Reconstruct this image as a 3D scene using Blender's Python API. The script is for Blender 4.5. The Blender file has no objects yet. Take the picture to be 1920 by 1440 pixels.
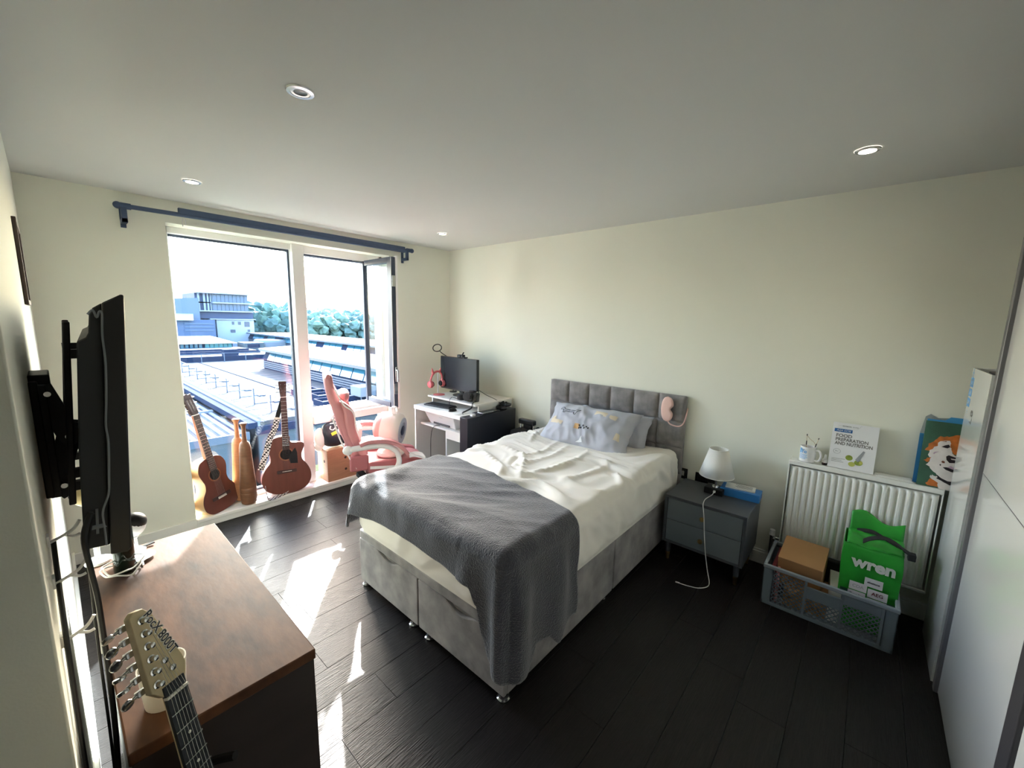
import bpy, bmesh, math, random
from mathutils import Vector, Matrix, noise
random.seed(11)
S = bpy.context.scene
COL = S.collection
PI = math.pi
R = math.radians

# ------------------------------------------------------------------ camera
CAM_H = 1.61
yaw, pitch, roll = 0.720111, 0.153845, 0.020303
Fv = Vector((math.cos(yaw)*math.cos(pitch), math.sin(yaw)*math.cos(pitch), -math.sin(pitch)))
Rt = Vector((math.sin(yaw), -math.cos(yaw), 0))
Up = Rt.cross(Fv)
rx = Rt*math.cos(roll) + Up*math.sin(roll)
ux = Up*math.cos(roll) - Rt*math.sin(roll)
cam = bpy.data.objects.new('camera', bpy.data.cameras.new('camera'))
COL.objects.link(cam)
cam.data.sensor_width = 36
cam.data.lens = 761.34/1920*36
cam.data.clip_start = 0.02
cam.data.clip_end = 600
m = Matrix.Identity(4)
for i in range(3):
    m[i][0], m[i][1], m[i][2] = rx[i], ux[i], -Fv[i]
m[2][3] = CAM_H
cam.matrix_world = m
S.camera = cam

# ------------------------------------------------------------------ light
SUN_D = Vector((-.4255, -.7596, -.4936)).normalized()
w = bpy.data.worlds.new('world')
S.world = w
w.use_nodes = True
nt = w.node_tree
bg = nt.nodes['Background']
sky = nt.nodes.new('ShaderNodeTexSky')
sky.sky_type = 'NISHITA'
sky.sun_disc = False
sky.sun_elevation = R(29.6)
sky.sun_rotation = math.atan2(.417, .745)
sky.altitude = 50
sky.air_density = 1.0
sky.dust_density = 2.5
sky.ozone_density = 1.0
nt.links.new(sky.outputs[0], bg.inputs[0])
bg.inputs[1].default_value = 1.2
sun = bpy.data.objects.new('sun', bpy.data.lights.new('sun', 'SUN'))
COL.objects.link(sun)
sun.data.energy = 13.0
sun.data.color = (1.0, .975, .94)
sun.data.angle = R(.6)
sun.rotation_euler = SUN_D.to_track_quat('-Z', 'Y').to_euler()
# light portal filling the window opening
por = bpy.data.objects.new('window_portal', bpy.data.lights.new('window_portal', 'AREA'))
COL.objects.link(por)
por.data.shape = 'RECTANGLE'
por.data.size, por.data.size_y = 1.72, 2.16
por.data.cycles.is_portal = True
por.location = (1.455, 4.02, 1.155)
por.rotation_euler = (R(-90), 0, 0)
vs = S.view_settings
vs.view_transform = 'Standard'
vs.look = 'None'
vs.gamma = 1
vs.use_curve_mapping = False
vs.exposure = 1.68
S.cycles.max_bounces = 12
S.cycles.diffuse_bounces = 7
S.cycles.glossy_bounces = 5
S.cycles.transparent_max_bounces = 12
S.cycles.sample_clamp_indirect = 8

# ------------------------------------------------------------------ materials
def lin(c):
    return tuple(((v/255)/12.92 if v/255 <= .04045 else ((v/255+.055)/1.055)**2.4) for v in c) + (1,)

def M(name, col, rough=.5, metal=0., var=None, bump=None, coat=0., sheen=0., spec=.5, emit=None, stretch=None, col2=None):
    mt = bpy.data.materials.new(name)
    mt.use_nodes = True
    t = mt.node_tree
    p = t.nodes['Principled BSDF']
    p.inputs['Base Color'].default_value = lin(col)
    p.inputs['Roughness'].default_value = rough
    p.inputs['Metallic'].default_value = metal
    p.inputs['Specular IOR Level'].default_value = spec
    p.inputs['Coat Weight'].default_value = coat
    p.inputs['Coat Roughness'].default_value = .06
    p.inputs['Sheen Weight'].default_value = sheen
    if emit:
        p.inputs['Emission Color'].default_value = lin(emit[0])
        p.inputs['Emission Strength'].default_value = emit[1]
    def coords():
        tc = t.nodes.new('ShaderNodeTexCoord')
        if not stretch:
            return tc.outputs['Object']
        mp = t.nodes.new('ShaderNodeMapping')
        mp.inputs['Scale'].default_value = stretch
        oi = t.nodes.new('ShaderNodeObjectInfo')
        mu = t.nodes.new('ShaderNodeVectorMath'); mu.operation = 'SCALE'
        cb = t.nodes.new('ShaderNodeCombineXYZ')
        for k in range(3):
            t.links.new(oi.outputs['Random'], cb.inputs[k])
        t.links.new(cb.outputs[0], mu.inputs[0]); mu.inputs['Scale'].default_value = 37.
        ad = t.nodes.new('ShaderNodeVectorMath')
        t.links.new(tc.outputs['Object'], ad.inputs[0]); t.links.new(mu.outputs[0], ad.inputs[1])
        t.links.new(ad.outputs[0], mp.inputs['Vector'])
        return mp.outputs[0]
    if var:
        sc, amt = var
        n = t.nodes.new('ShaderNodeTexNoise')
        n.inputs['Scale'].default_value = sc
        n.inputs['Detail'].default_value = 5
        t.links.new(coords(), n.inputs['Vector'])
        rp = t.nodes.new('ShaderNodeValToRGB')
        rp.color_ramp.elements[0].position = .3
        rp.color_ramp.elements[1].position = .72
        a = lin(col)
        b = lin(col2) if col2 else tuple(min(1, v*(1+amt)) for v in a[:3]) + (1,)
        rp.color_ramp.elements[0].color = a if col2 else tuple(v*(1-amt) for v in a[:3]) + (1,)
        rp.color_ramp.elements[1].color = b
        t.links.new(n.outputs['Fac'], rp.inputs[0])
        t.links.new(rp.outputs[0], p.inputs['Base Color'])
    if bump:
        sc, st = bump[:2]
        n = t.nodes.new('ShaderNodeTexNoise')
        n.inputs['Scale'].default_value = sc
        n.inputs['Detail'].default_value = 3
        t.links.new(coords(), n.inputs['Vector'])
        b = t.nodes.new('ShaderNodeBump')
        b.inputs['Strength'].default_value = st
        b.inputs['Distance'].default_value = bump[2] if len(bump) > 2 else .004
        t.links.new(n.outputs['Fac'], b.inputs['Height'])
        t.links.new(b.outputs[0], p.inputs['Normal'])
    return mt

def glass(name, tint=(235, 245, 248), ior=1.45):
    mt = bpy.data.materials.new(name)
    mt.use_nodes = True
    t = mt.node_tree
    t.nodes.remove(t.nodes['Principled BSDF'])
    o = t.nodes['Material Output']
    tr = t.nodes.new('ShaderNodeBsdfTransparent'); tr.inputs[0].default_value = lin(tint)
    gl = t.nodes.new('ShaderNodeBsdfGlossy'); gl.inputs['Roughness'].default_value = .02
    lw = t.nodes.new('ShaderNodeLayerWeight'); lw.inputs['Blend'].default_value = .5     # symmetric facing term: thin pane
    pw = t.nodes.new('ShaderNodeMath'); pw.operation = 'POWER'; pw.inputs[1].default_value = 5
    fr = t.nodes.new('ShaderNodeMath'); fr.operation = 'MULTIPLY_ADD'; fr.inputs[1].default_value = .9; fr.inputs[2].default_value = ((ior-1)/(ior+1))**2
    t.links.new(lw.outputs['Facing'], pw.inputs[0]); t.links.new(pw.outputs[0], fr.inputs[0])
    mx = t.nodes.new('ShaderNodeMixShader')
    t.links.new(fr.outputs[0], mx.inputs[0]); t.links.new(tr.outputs[0], mx.inputs[1]); t.links.new(gl.outputs[0], mx.inputs[2])
    t.links.new(mx.outputs[0], o.inputs[0])
    return mt

m_hall = M('hall_dimming_paint', (128, 129, 124), .85)  # grey invented for the unseen hall walls to dim light bouncing back
m_wall = M('wall_paint', (230, 231, 218), .85, bump=(220, .08), var=(1.2, .02))
m_ceil = M('ceiling_paint', (214, 216, 213), .9, var=(.9, .02))
m_white = M('white_gloss_paint', (238, 238, 232), .35)
m_frame_w = M('white_window_frame', (236, 236, 234), .3)
m_frame_g = M('grey_window_frame', (58, 68, 84), .4)
m_floor = M('dark_wood_floor', (30, 27, 27), .37, var=(7, .3), bump=(9, .55), stretch=(1.6, 26, 4), spec=.22)
m_floor_gap = M('floor_joint', (14, 12, 12), .8)
m_glass = glass('window_glass', (240, 247, 250))
m_black = M('black_plastic', (20, 21, 23), .42)
m_blackm = M('black_metal', (22, 23, 26), .5, metal=.3)
m_rubber = M('black_rubber', (16, 16, 17), .7)
m_chrome = M('chrome', (205, 206, 208), .14, metal=1.)
m_brass = M('brushed_brass', (186, 160, 104), .3, metal=1.)
m_whitep = M('white_plastic', (232, 232, 230), .4)
m_cable_w = M('white_cable', (222, 222, 220), .5)
m_paper = M('white_paper', (236, 236, 232), .8)
m_curtain_rail = M('dark_blue_grey_rail', (66, 82, 110), .4, metal=.2)

# ------------------------------------------------------------------ mesh builder
MW = {}          # object -> world matrix (all set by hand)

class MB:
    def __init__(s):
        s.v = []; s.f = []
    def add(s, vs, fs, mat=None):
        o = len(s.v)
        s.v += [(mat @ Vector(v)) if mat is not None else Vector(v) for v in vs]
        s.f += [tuple(i+o for i in f) for f in fs]
        return s
    def box(s, lo, hi, mat=None):
        (a, b, c), (d, e, f) = lo, hi
        return s.add([(a, b, c), (d, b, c), (d, e, c), (a, e, c), (a, b, f), (d, b, f), (d, e, f), (a, e, f)],
                     [(3, 2, 1, 0), (4, 5, 6, 7), (0, 1, 5, 4), (1, 2, 6, 5), (2, 3, 7, 6), (3, 0, 4, 7)], mat)
    def hexa(s, p, mat=None):      # 8 corners: bottom ring then top ring
        return s.add(p, [(3, 2, 1, 0), (4, 5, 6, 7), (0, 1, 5, 4), (1, 2, 6, 5), (2, 3, 7, 6), (3, 0, 4, 7)], mat)
    def cyl(s, p0, p1, r0, r1=None, n=12, caps=True):
        r1 = r0 if r1 is None else r1
        p0, p1 = Vector(p0), Vector(p1)
        d = (p1-p0).normalized()
        a = d.orthogonal().normalized(); b = d.cross(a)
        vs = []
        for p, r in ((p0, r0), (p1, r1)):
            for i in range(n):
                t = 2*PI*i/n
                vs.append(p + a*r*math.cos(t) + b*r*math.sin(t))
        fs = [(i, (i+1) % n, n+(i+1) % n, n+i) for i in range(n)]
        if caps:
            fs += [tuple(range(n-1, -1, -1)), tuple(range(n, 2*n))]
        return s.add(vs, fs)
    def bar(s, p0, p1, w, h, up=(0, 0, 1)):
        p0, p1 = Vector(p0), Vector(p1)
        d = (p1-p0).normalized(); u = Vector(up)
        x = d.cross(u)
        if x.length < 1e-4:
            x = d.orthogonal()
        x.normalize(); u = x.cross(d)
        q = [x*-w/2 - u*h/2, x*w/2 - u*h/2, x*w/2 + u*h/2, x*-w/2 + u*h/2]
        return s.hexa([p0+k for k in q] + [p1+k for k in q])
    def tube(s, path, r, n=6, closed=False, rad=None):
        P = [Vector(p) for p in path]; N = len(P)
        prev = None; vs = []
        for i, p in enumerate(P):
            if closed:
                d = P[(i+1) % N]-P[i-1]
            else:
                d = P[min(i+1, N-1)]-P[max(i-1, 0)]
            d.normalize()
            if prev is None:
                a = d.orthogonal().normalized()
            else:
                a = prev - d*prev.dot(d)
                a = a.normalized() if a.length > 1e-5 else d.orthogonal().normalized()
            prev = a; b = d.cross(a)
            rr = rad[i] if rad else r
            vs += [p + a*rr*math.cos(2*PI*k/n) + b*rr*math.sin(2*PI*k/n) for k in range(n)]
        fs = []
        for i in range(N if closed else N-1):
            j = (i+1) % N
            fs += [(i*n+k, i*n+(k+1) % n, j*n+(k+1) % n, j*n+k) for k in range(n)]
        if not closed:
            fs += [tuple(range(n-1, -1, -1)), tuple(range((N-1)*n, N*n))]
        return s.add(vs, fs)
    def ribbon(s, path, w, t, up):
        up = Vector(up)
        P = [Vector(p) for p in path]; N = len(P); vs = []
        for i, p in enumerate(P):
            d = (P[min(i+1, N-1)]-P[max(i-1, 0)]).normalized()
            x = up - d*up.dot(d); x.normalize(); n = d.cross(x)
            vs += [p+x*w/2+n*t/2, p-x*w/2+n*t/2, p-x*w/2-n*t/2, p+x*w/2-n*t/2]
        fs = []
        for i in range(N-1):
            fs += [(i*4+k, i*4+(k+1) % 4, i*4+4+(k+1) % 4, i*4+4+k) for k in range(4)]
        fs += [(3, 2, 1, 0), tuple(range(N*4-4, N*4))]
        return s.add(vs, fs)
    def lathe(s, prof, n=20, mat=None, caps=True):
        vs = []
        for r, z in prof:
            vs += [(r*math.cos(2*PI*i/n), r*math.sin(2*PI*i/n), z) for i in range(n)]
        fs = []
        for k in range(len(prof)-1):
            fs += [(k*n+i, k*n+(i+1) % n, (k+1)*n+(i+1) % n, (k+1)*n+i) for i in range(n)]
        if caps:
            fs += [tuple(range(n-1, -1, -1)), tuple(range((len(prof)-1)*n, len(prof)*n))]
        return s.add(vs, fs, mat)
    def ball(s, c, r, nu=12, nv=8, mat=None):
        r = (r, r, r) if isinstance(r, (int, float)) else r
        vs = []
        for j in range(nv+1):
            ph = PI*j/nv - PI/2
            ph = max(-PI/2+.02, min(PI/2-.02, ph))
            for i in range(nu):
                t = 2*PI*i/nu
                vs.append((r[0]*math.cos(ph)*math.cos(t), r[1]*math.cos(ph)*math.sin(t), r[2]*math.sin(ph)))
        fs = [(j*nu+i, j*nu+(i+1) % nu, (j+1)*nu+(i+1) % nu, (j+1)*nu+i) for j in range(nv) for i in range(nu)]
        fs += [tuple(range(nu-1, -1, -1)), tuple(range(nv*nu, (nv+1)*nu))]
        T = Matrix.Translation(Vector(c))
        return s.add(vs, fs, T @ mat if mat is not None else T)
    def prism(s, poly, t, mat=None):    # polygon in local xy, thick in z 0..t
        n = len(poly)
        vs = [(x, y, 0) for x, y in poly] + [(x, y, t) for x, y in poly]
        fs = [tuple(range(n-1, -1, -1)), tuple(range(n, 2*n))] + [(i, (i+1) % n, n+(i+1) % n, n+i) for i in range(n)]
        return s.add(vs, fs, mat)
    def grid(s, fn, nu, nv, wrapu=False):
        vs = [fn(i/(nu if wrapu else nu-1), j/(nv-1)) for j in range(nv) for i in range(nu)]
        fs = []
        for j in range(nv-1):
            for i in range(nu if wrapu else nu-1):
                k = (i+1) % nu
                fs.append((j*nu+i, j*nu+k, (j+1)*nu+k, (j+1)*nu+i))
        return s.add(vs, fs)
    def text(s, body, size, mat, ext=.0004, align='CENTER', bold=0., shear=0., sx=1.):
        cu = bpy.data.curves.new('t', 'FONT')
        cu.body = body; cu.size = size; cu.extrude = ext; cu.align_x = align; cu.align_y = 'CENTER'
        cu.offset = bold; cu.shear = shear; cu.resolution_u = 3
        ob = bpy.data.objects.new('t', cu); COL.objects.link(ob)
        bpy.context.view_layer.update()
        me = bpy.data.meshes.new_from_object(ob.evaluated_get(bpy.context.evaluated_depsgraph_get()))
        mm = mat @ Matrix.Diagonal((sx, 1, 1, 1))
        s.add([v.co for v in me.vertices], [tuple(p.vertices) for p in me.polygons], mm)
        bpy.data.objects.remove(ob); bpy.data.curves.remove(cu); bpy.data.meshes.remove(me)
        return s
    def build(s, name, mat, parent=None, smooth=40, bevel=0., seg=2, origin=None, local=False, solid=0., sub=0):
        if parent is not None:
            W = MW[parent]
            inv = Matrix.Identity(4) if local else W.inverted()
            vs = [inv @ v for v in s.v]
        else:
            if origin is None:
                xs, ys, zs = zip(*s.v)
                origin = ((min(xs)+max(xs))/2, (min(ys)+max(ys))/2, min(zs))
            W = Matrix.Translation(Vector(origin))
            vs = [v - Vector(origin) for v in s.v]
        me = bpy.data.meshes.new(name)
        me.from_pydata([tuple(v) for v in vs], [], s.f)
        bm = bmesh.new(); bm.from_mesh(me)
        bmesh.ops.recalc_face_normals(bm, faces=bm.faces)
        bm.to_mesh(me); bm.free()
        if mat:
            me.materials.append(mat)
        if smooth:
            me.polygons.foreach_set('use_smooth', [True]*len(me.polygons))
            me.set_sharp_from_angle(angle=R(smooth))
        o = bpy.data.objects.new(name, me); COL.objects.link(o)
        if parent is not None:
            o.parent = parent
        else:
            o.location = origin
        if solid:
            sm = o.modifiers.new('solid', 'SOLIDIFY'); sm.thickness = abs(solid); sm.offset = 1 if solid > 0 else -1
        if bevel:
            bv = o.modifiers.new('bevel', 'BEVEL'); bv.width = bevel; bv.segments = seg; bv.limit_method = 'ANGLE'; bv.angle_limit = R(40)
        if sub:
            sb = o.modifiers.new('sub', 'SUBSURF'); sb.levels = sub; sb.render_levels = sub
        MW[o] = W
        return o

def tag(o, label=None, cat=None, group=None, kind=None):
    if label: o['label'] = label
    if cat: o['category'] = cat
    if group: o['group'] = group
    if kind: o['kind'] = kind
    return o

def thing(name, label, cat, loc=(0, 0, 0), rotz=0., group=None):
    o = bpy.data.objects.new(name, None); COL.objects.link(o)
    o.empty_display_size = .1
    o.location = loc; o.rotation_euler = (0, 0, rotz)
    MW[o] = Matrix.Translation(Vector(loc)) @ Matrix.Rotation(rotz, 4, 'Z')
    return tag(o, label, cat, group)

def struct(name, mb, mat, **k):
    return tag(mb.build(name, mat, **k), kind='structure')

def box(lo, hi):
    return MB().box(lo, hi)

def dup(root, loc, rotz=None, label=None):
    kids = list(root.children)
    r = root.copy(); COL.objects.link(r); r.location = loc
    if rotz is not None: r.rotation_euler = (0, 0, rotz)
    if label: r['label'] = label
    MW[r] = Matrix.Translation(Vector(loc)) @ Matrix.Rotation(r.rotation_euler[2], 4, 'Z')
    for ch in kids:
        c = ch.copy(); COL.objects.link(c); c.parent = r; MW[c] = MW[r]
        for g in list(ch.children):
            d = g.copy(); COL.objects.link(d); d.parent = c; MW[d] = MW[r]
    return r

def frame(o, x, y, z):       # matrix from origin and three axes
    mt = Matrix.Identity(4)
    for i in range(3):
        mt[i][0], mt[i][1], mt[i][2], mt[i][3] = x[i], y[i], z[i], o[i]
    return mt

def smooth_path(pts, k=6):
    P = [Vector(p) for p in pts]; out = []
    for i in range(len(P)-1):
        a, b, c, d = P[max(i-1, 0)], P[i], P[i+1], P[min(i+2, len(P)-1)]
        for j in range(k):
            t = j/k
            out.append(.5*((2*b)+(c-a)*t+(2*a-5*b+4*c-d)*t*t+(3*b-a-3*c+d)*t**3))
    out.append(P[-1])
    return out

def sstep(a, b, x):
    t = max(0, min(1, (x-a)/(b-a))); return t*t*(3-2*t)

def nz(x, y, z=0.):
    return noise.noise(Vector((x, y, z)))

# ================================================================== ROOM
XH, YW, ZC, XT = 3.086, 3.686, 2.373, -.0483
OX0, OX1, OZ0, OZ1 = .60, 2.315, .075, 2.225       # window opening
fl = struct('floor', box((-1.45, -1.25, -.2), (XH+.2, YW+.02, -.012)), m_floor_gap)
PW = .182
k0 = -17
for k in range(k0, 10):
    y0 = 1.90 + PW*k
    if y0 > YW - .02: break
    y1 = min(y0+PW-.0013, YW)
    off = {-1: .70, -4: .59}.get(k, random.uniform(0, 1.2))
    cuts = sorted({-1.45, XH} | {off+1.2*i for i in range(-3, 5) if -1.40 < off+1.2*i < XH-.05})
    for a, b in zip(cuts, cuts[1:]):
        p = MB().box((a+.0006, y0, -.012), (b-.0006, y1, 0)).build('plank', m_floor, parent=fl, bevel=.0006, seg=1)
struct('ceiling', box((-1.45, -1.25, ZC), (XH+.2, YW+.3, ZC+.25)), m_ceil)
struct('wall_right', box((XH, -1.25, 0), (XH+.2, YW+.3, ZC)), m_wall)
# window wall around the opening: two sides, lintel and strip below
for lo, hi in (((XT-1.4, YW, -.2), (OX0, YW+.3, ZC)), ((OX1, YW, -.2), (XH+.2, YW+.3, ZC)), ((OX0, YW, OZ1), (OX1, YW+.3, ZC)), ((OX0, YW, -.2), (OX1, YW+.3, OZ0-.03))):
    struct('wall_far', box(lo, hi), m_wall, smooth=0)
wl = None
struct('wall_left', box((-1.45, 1.034, 0), (XT, YW, ZC)), m_wall, bevel=.004)
struct('wall_hall', box((-1.65, -1.25, 0), (-1.45, 1.034, ZC)), m_hall)
struct('wall_back', box((-1.65, -1.45, 0), (XH+.2, -1.25, ZC)), m_hall)
# skirting boards
sk = lambda lo, hi: box(lo, hi)
struct('baseboard_right', box((XH-.016, -.9, 0), (XH, YW, .085)).box((XH-.010, -.9, .085), (XH, YW, .1)), m_white, bevel=.003)
struct('baseboard_far', box((XT, YW-.016, 0), (OX0, YW, .075)).box((OX1, YW-.016, 0), (XH, YW, .075)), m_white, bevel=.003)
struct('baseboard_left', box((XT, 1.034, 0), (XT+.016, YW, .085)), m_white, bevel=.003)
# window board (low sill) with rounded nosing
struct('trim_1', box((OX0, YW-.03, .045), (OX1, YW+.3, OZ0)).box((OX0, YW-.02, 0), (OX1, YW, .05)), m_white, bevel=.006, seg=3)
# plastered edge of the reveal
# ---- window 1: fixed full height pane
FY0, FY1 = 3.80, 3.95
w1 = thing('window_1', None, None, (1.02, FY0, OZ0)); w1['kind'] = 'structure'
MX0, MX1 = 1.447, 1.545
MB().box((OX0, FY0+.03, OZ1-.045), (MX0, FY1, OZ1)).box((OX0, FY0+.03, OZ0), (MX0, FY1, OZ0+.03)) \
    .box((OX0, FY0+.03, OZ0), (OX0+.03, FY1, OZ1)).build('frame', m_frame_w, w1, bevel=.003)
MB().box((OX0+.03, 3.875, OZ1-.06), (MX0, 3.915, OZ1-.045)).box((MX0-.016, 3.872, OZ0), (MX0, 3.918, OZ1-.045)) \
    .box((OX0+.03, 3.875, OZ0+.03), (MX0, 3.915, OZ0+.05)).build('gasket', m_frame_g, w1, bevel=.002)
MB().box((OX0+.03, 3.888, OZ0+.05), (MX0-.012, 3.900, OZ1-.055)).build('pane', m_glass, w1)
MB().box((MX0, FY0, OZ0), (MX1, FY1, OZ1)).build('mullion', m_frame_w, w1, bevel=.005)
# ---- window 2: opening with inward casement above, fixed pane below
TZ0, TZ1 = .625, .745
w2 = thing('window_2', None, None, (1.93, FY0, OZ0)); w2['kind'] = 'structure'
MB().box((MX1, FY0+.03, 2.16), (OX1, FY1, OZ1)).box((OX1-.03, FY0+.03, OZ0), (OX1, FY1, OZ1)) \
    .box((MX1, FY0+.03, OZ0), (OX1, FY1, OZ0+.03)).build('frame', m_frame_w, w2, bevel=.003)
MB().box((MX1, FY0+.05, 2.145), (OX1-.03, FY1-.02, 2.16)).build('gasket', m_frame_g, w2, bevel=.002)
MB().box((MX1, FY0-.02, TZ0), (OX1, FY1+.03, TZ0+.07)).box((MX1, FY0+.05, TZ0+.07), (OX1, FY1+.05, TZ1)).build('transom', m_frame_w, w2, bevel=.004)
MB().box((MX1, 3.888, OZ0+.03), (OX1-.03, 3.90, TZ0)).build('pane', m_glass, w2)
# open casement, swung 90 degrees into the room
CX0, CX1, CY0, CY1, CZ0, CZ1 = 2.115, 2.165, 3.345, 3.868, .765, 2.165
sash = MB()
fw = .05
sash.box((CX0, CY0, CZ0), (CX1, CY0+fw+.02, CZ1)).box((CX0, CY1-fw+.02, CZ0), (CX1, CY1, CZ1))
sash.box((CX0, CY0+fw, CZ0), (CX1, CY1-fw, CZ0+fw)).box((CX0, CY0+fw, CZ1-fw), (CX1, CY1-fw, CZ1))
so = sash.build('casement_sash', m_frame_g, w2, bevel=.003)
MB().box((CX0+.02, CY0+fw, CZ0+fw), (CX0+.03, CY1-fw, CZ1-fw)).build('pane', m_glass, so)
MB().box((CX1-.006, CY0-.012, CZ0-.01), (CX1+.012, CY0+.02, CZ1+.01)).box((CX0-.003, CY0-.004, CZ0), (CX0+.002, CY0, CZ1)) \
    .build('sash_edge', m_frame_w, so, bevel=.002)
MB().box((CX0+.012, CY0-.022, 1.02), (CX0+.034, CY0-.008, 1.16)).cyl((CX0+.02, CY0-.012, 1.13), (CX0+.02, CY0-.045, 1.13), .008) \
    .bar((CX0+.02, CY0-.045, 1.13), (CX0+.02, CY0-.045, 1.02), .016, .012, (1, 0, 0)).build('handle', m_chrome, so, bevel=.002)
MB().box((CX0+.005, CY0-.009, 0.9), (CX0+.04, CY0-.004, 1.0)).box((CX0+.005, CY0-.009, 1.9), (CX0+.04, CY0-.004, 2.0)).build('lock_plate', m_chrome, so, bevel=.001)
MB().bar((2.12, 3.84, 2.15), (1.80, 3.90, 2.165), .02, .006).bar((2.12, 3.84, .77), (1.80, 3.90, .755), .02, .006).build('stay_arm', m_chrome, w2)

# ---- curtain rail on brackets
cr = thing('curtain_rail', 'dark blue-grey curtain rail without curtains above the window', 'curtain rail', (1.45, 3.60, 2.27))
MB().cyl((.40, 3.60, 2.272), (2.50, 3.60, 2.290), .014, n=12).build('rod', m_curtain_rail, cr)
MB().box((.66, 3.588, 2.262), (2.44, 3.614, 2.318)).build('track', m_curtain_rail, cr, bevel=.006)
for x, z in ((.375, 2.272), (2.51, 2.291)):
    s_ = -1 if x < 1 else 1
    MB().cyl((x, 3.60, z), (x-s_*.05, 3.60, z), .019).ball((x+s_*.012, 3.60, z), .022).build('finial', m_curtain_rail, cr)
    MB().box((x+(.0 if s_ < 0 else -.06), 3.585, z-.10), (x+(.028 if s_ < 0 else -.035), 3.686, z-.075)) \
        .box((x+(.0 if s_ < 0 else -.06), 3.585, z-.10), (x+(.028 if s_ < 0 else -.035), 3.61, z+.01)) \
        .box((x+(.0 if s_ < 0 else -.06), 3.675, z-.12), (x+(.028 if s_ < 0 else -.035), 3.686, z+.02)).build('bracket', m_curtain_rail, cr, bevel=.002)
MB().cyl((.68, 3.602, 2.255), (.68, 3.602, 2.20), .003).cyl((.695, 3.602, 2.255), (.695, 3.602, 2.21), .003).build('cord', m_cable_w, cr)

# ---- recessed ceiling lights
m_lit = M('lamp_glow', (255, 244, 225), .4, emit=((255, 240, 215), 14))
m_unlit = M('lamp_glass_off', (150, 152, 155), .15)
m_rim = M('downlight_rim', (225, 226, 228), .22, metal=.6)
def downlight(x, y, lit, label):
    t = thing('ceiling_light', label, 'ceiling light', (x, y, ZC), 0, 'recessed ceiling lights')
    T = Matrix.Translation((x, y, ZC))
    MB().lathe([(.030, -.001), (.031, -.007), (.043, -.006), (.046, -.001)], 28, T, caps=False).build('rim', m_rim, t)
    MB().lathe([(.033, -.0005), (.030, -.003), (.001, -.0035)], 28, T).build('lens', m_lit if lit else m_unlit, t)
    if not lit:
        MB().lathe([(.030, -.004), (.022, -.0045), (.022, -.0055), (.030, -.006)], 28, T, caps=False).build('bezel', m_rim, t)
    else:
        l = bpy.data.objects.new('downlight_beam', bpy.data.lights.new('downlight_beam', 'SPOT'))
        COL.objects.link(l); l.location = (x, y, ZC-.015)
        l.data.energy = 1.0; l.data.color = (1, .88, .7); l.data.spot_size = R(110); l.data.spot_blend = .7; l.data.shadow_soft_size = .025
downlight(.655, 1.566, False, 'unlit chrome downlight in the ceiling, largest and nearest the camera')
downlight(.641, 3.062, True, 'lit downlight in the ceiling above the curtain rail near the window')
downlight(2.434, 2.999, True, 'small lit downlight in the ceiling corner over the desk')
downlight(2.428, .109, True, 'lit downlight in the ceiling towards the radiator side')

# ---- picture on the left wall
m_bark = M('dark_wood_frame', (72, 58, 52), .6, var=(20, .3))
pf = thing('picture_frame', 'dark wooden picture frame seen edge-on high on the left wall', 'picture', (XT, 2.5, 1.65))
MB().box((XT, 2.42, 1.635), (XT+.012, 2.44, 1.955)).box((XT, 2.78, 1.635), (XT+.012, 2.80, 1.955)) \
    .box((XT, 2.44, 1.635), (XT+.012, 2.78, 1.655)).box((XT, 2.44, 1.935), (XT+.012, 2.78, 1.955)).build('frame', m_bark, pf, bevel=.002)
MB().box((XT, 2.44, 1.655), (XT+.007, 2.78, 1.935)).build('picture', M('picture_print', (150, 140, 125), .6, var=(9, .4)), pf)

# ---- sockets on the headboard wall
def socket(y0, y1, z0, z1, label):
    t = thing('wall_socket', label, 'socket', (XH, (y0+y1)/2, z0), 0, 'dark sockets by the nightstand')
    MB().box((XH-.01, y0, z0), (XH, y1, z1)).build('faceplate', M('socket_black_nickel', (46, 46, 50), .25, metal=.7), t, bevel=.003)
    n = max(1, round((y1-y0)/.09))
    for i in range(n):
        c = y0 + (y1-y0)*(i+.5)/n
        MB().box((XH-.014, c-.022, (z0+z1)/2-.016), (XH-.01, c+.022, (z0+z1)/2+.02)).build('switch', m_blackm if n > 1 else m_chrome, t, bevel=.001)
    MB().box((XH-.013, y1-.03, z1-.03), (XH-.01, y1-.016, z1-.018)).build('rocker', m_chrome, t)
socket(.925, 1.01, .455, .535, 'small dark socket plate half hidden behind the bed')
socket(.72, .868, .455, .53, 'wide dark double socket plate behind the table lamp')

# ---- radiator
m_rad = M('radiator_enamel', (236, 236, 230), .3)
RX, RY0, RY1, RZ0, RZ1 = 2.985, -.375, .30, .20, .79
ra = thing('radiator', 'white ribbed panel radiator on the wall behind the grey crate', 'radiator', (3.03, -.04, RZ0))
NR = 20
pitch_r = (RY1-RY0-.03)/NR
flute = [(0, 1), (.16, .96), (.28, .45), (.38, .04), (.5, 0), (.62, .04), (.72, .45), (.84, .96)]
rad_y = [(RY0+.015+pitch_r*(i+a), d) for i in range(NR) for a, d in flute] + [(RY1-.015, 1)]
def radg(u, v):
    vv = [0, .02, .035, .05, .95, .965, .98, 1][int(round(v*7))]
    y, d = rad_y[int(round(u*(len(rad_y)-1)))]
    end = sstep(0, .05, vv)*sstep(1, .95, vv)
    return (RX + .017*(1-(1-d)*end) - .001, y, RZ0+.012 + (RZ1-RZ0-.05)*vv)
MB().grid(radg, len(rad_y), 8).build('front_panel', m_rad, ra, smooth=50, solid=.002)
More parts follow.
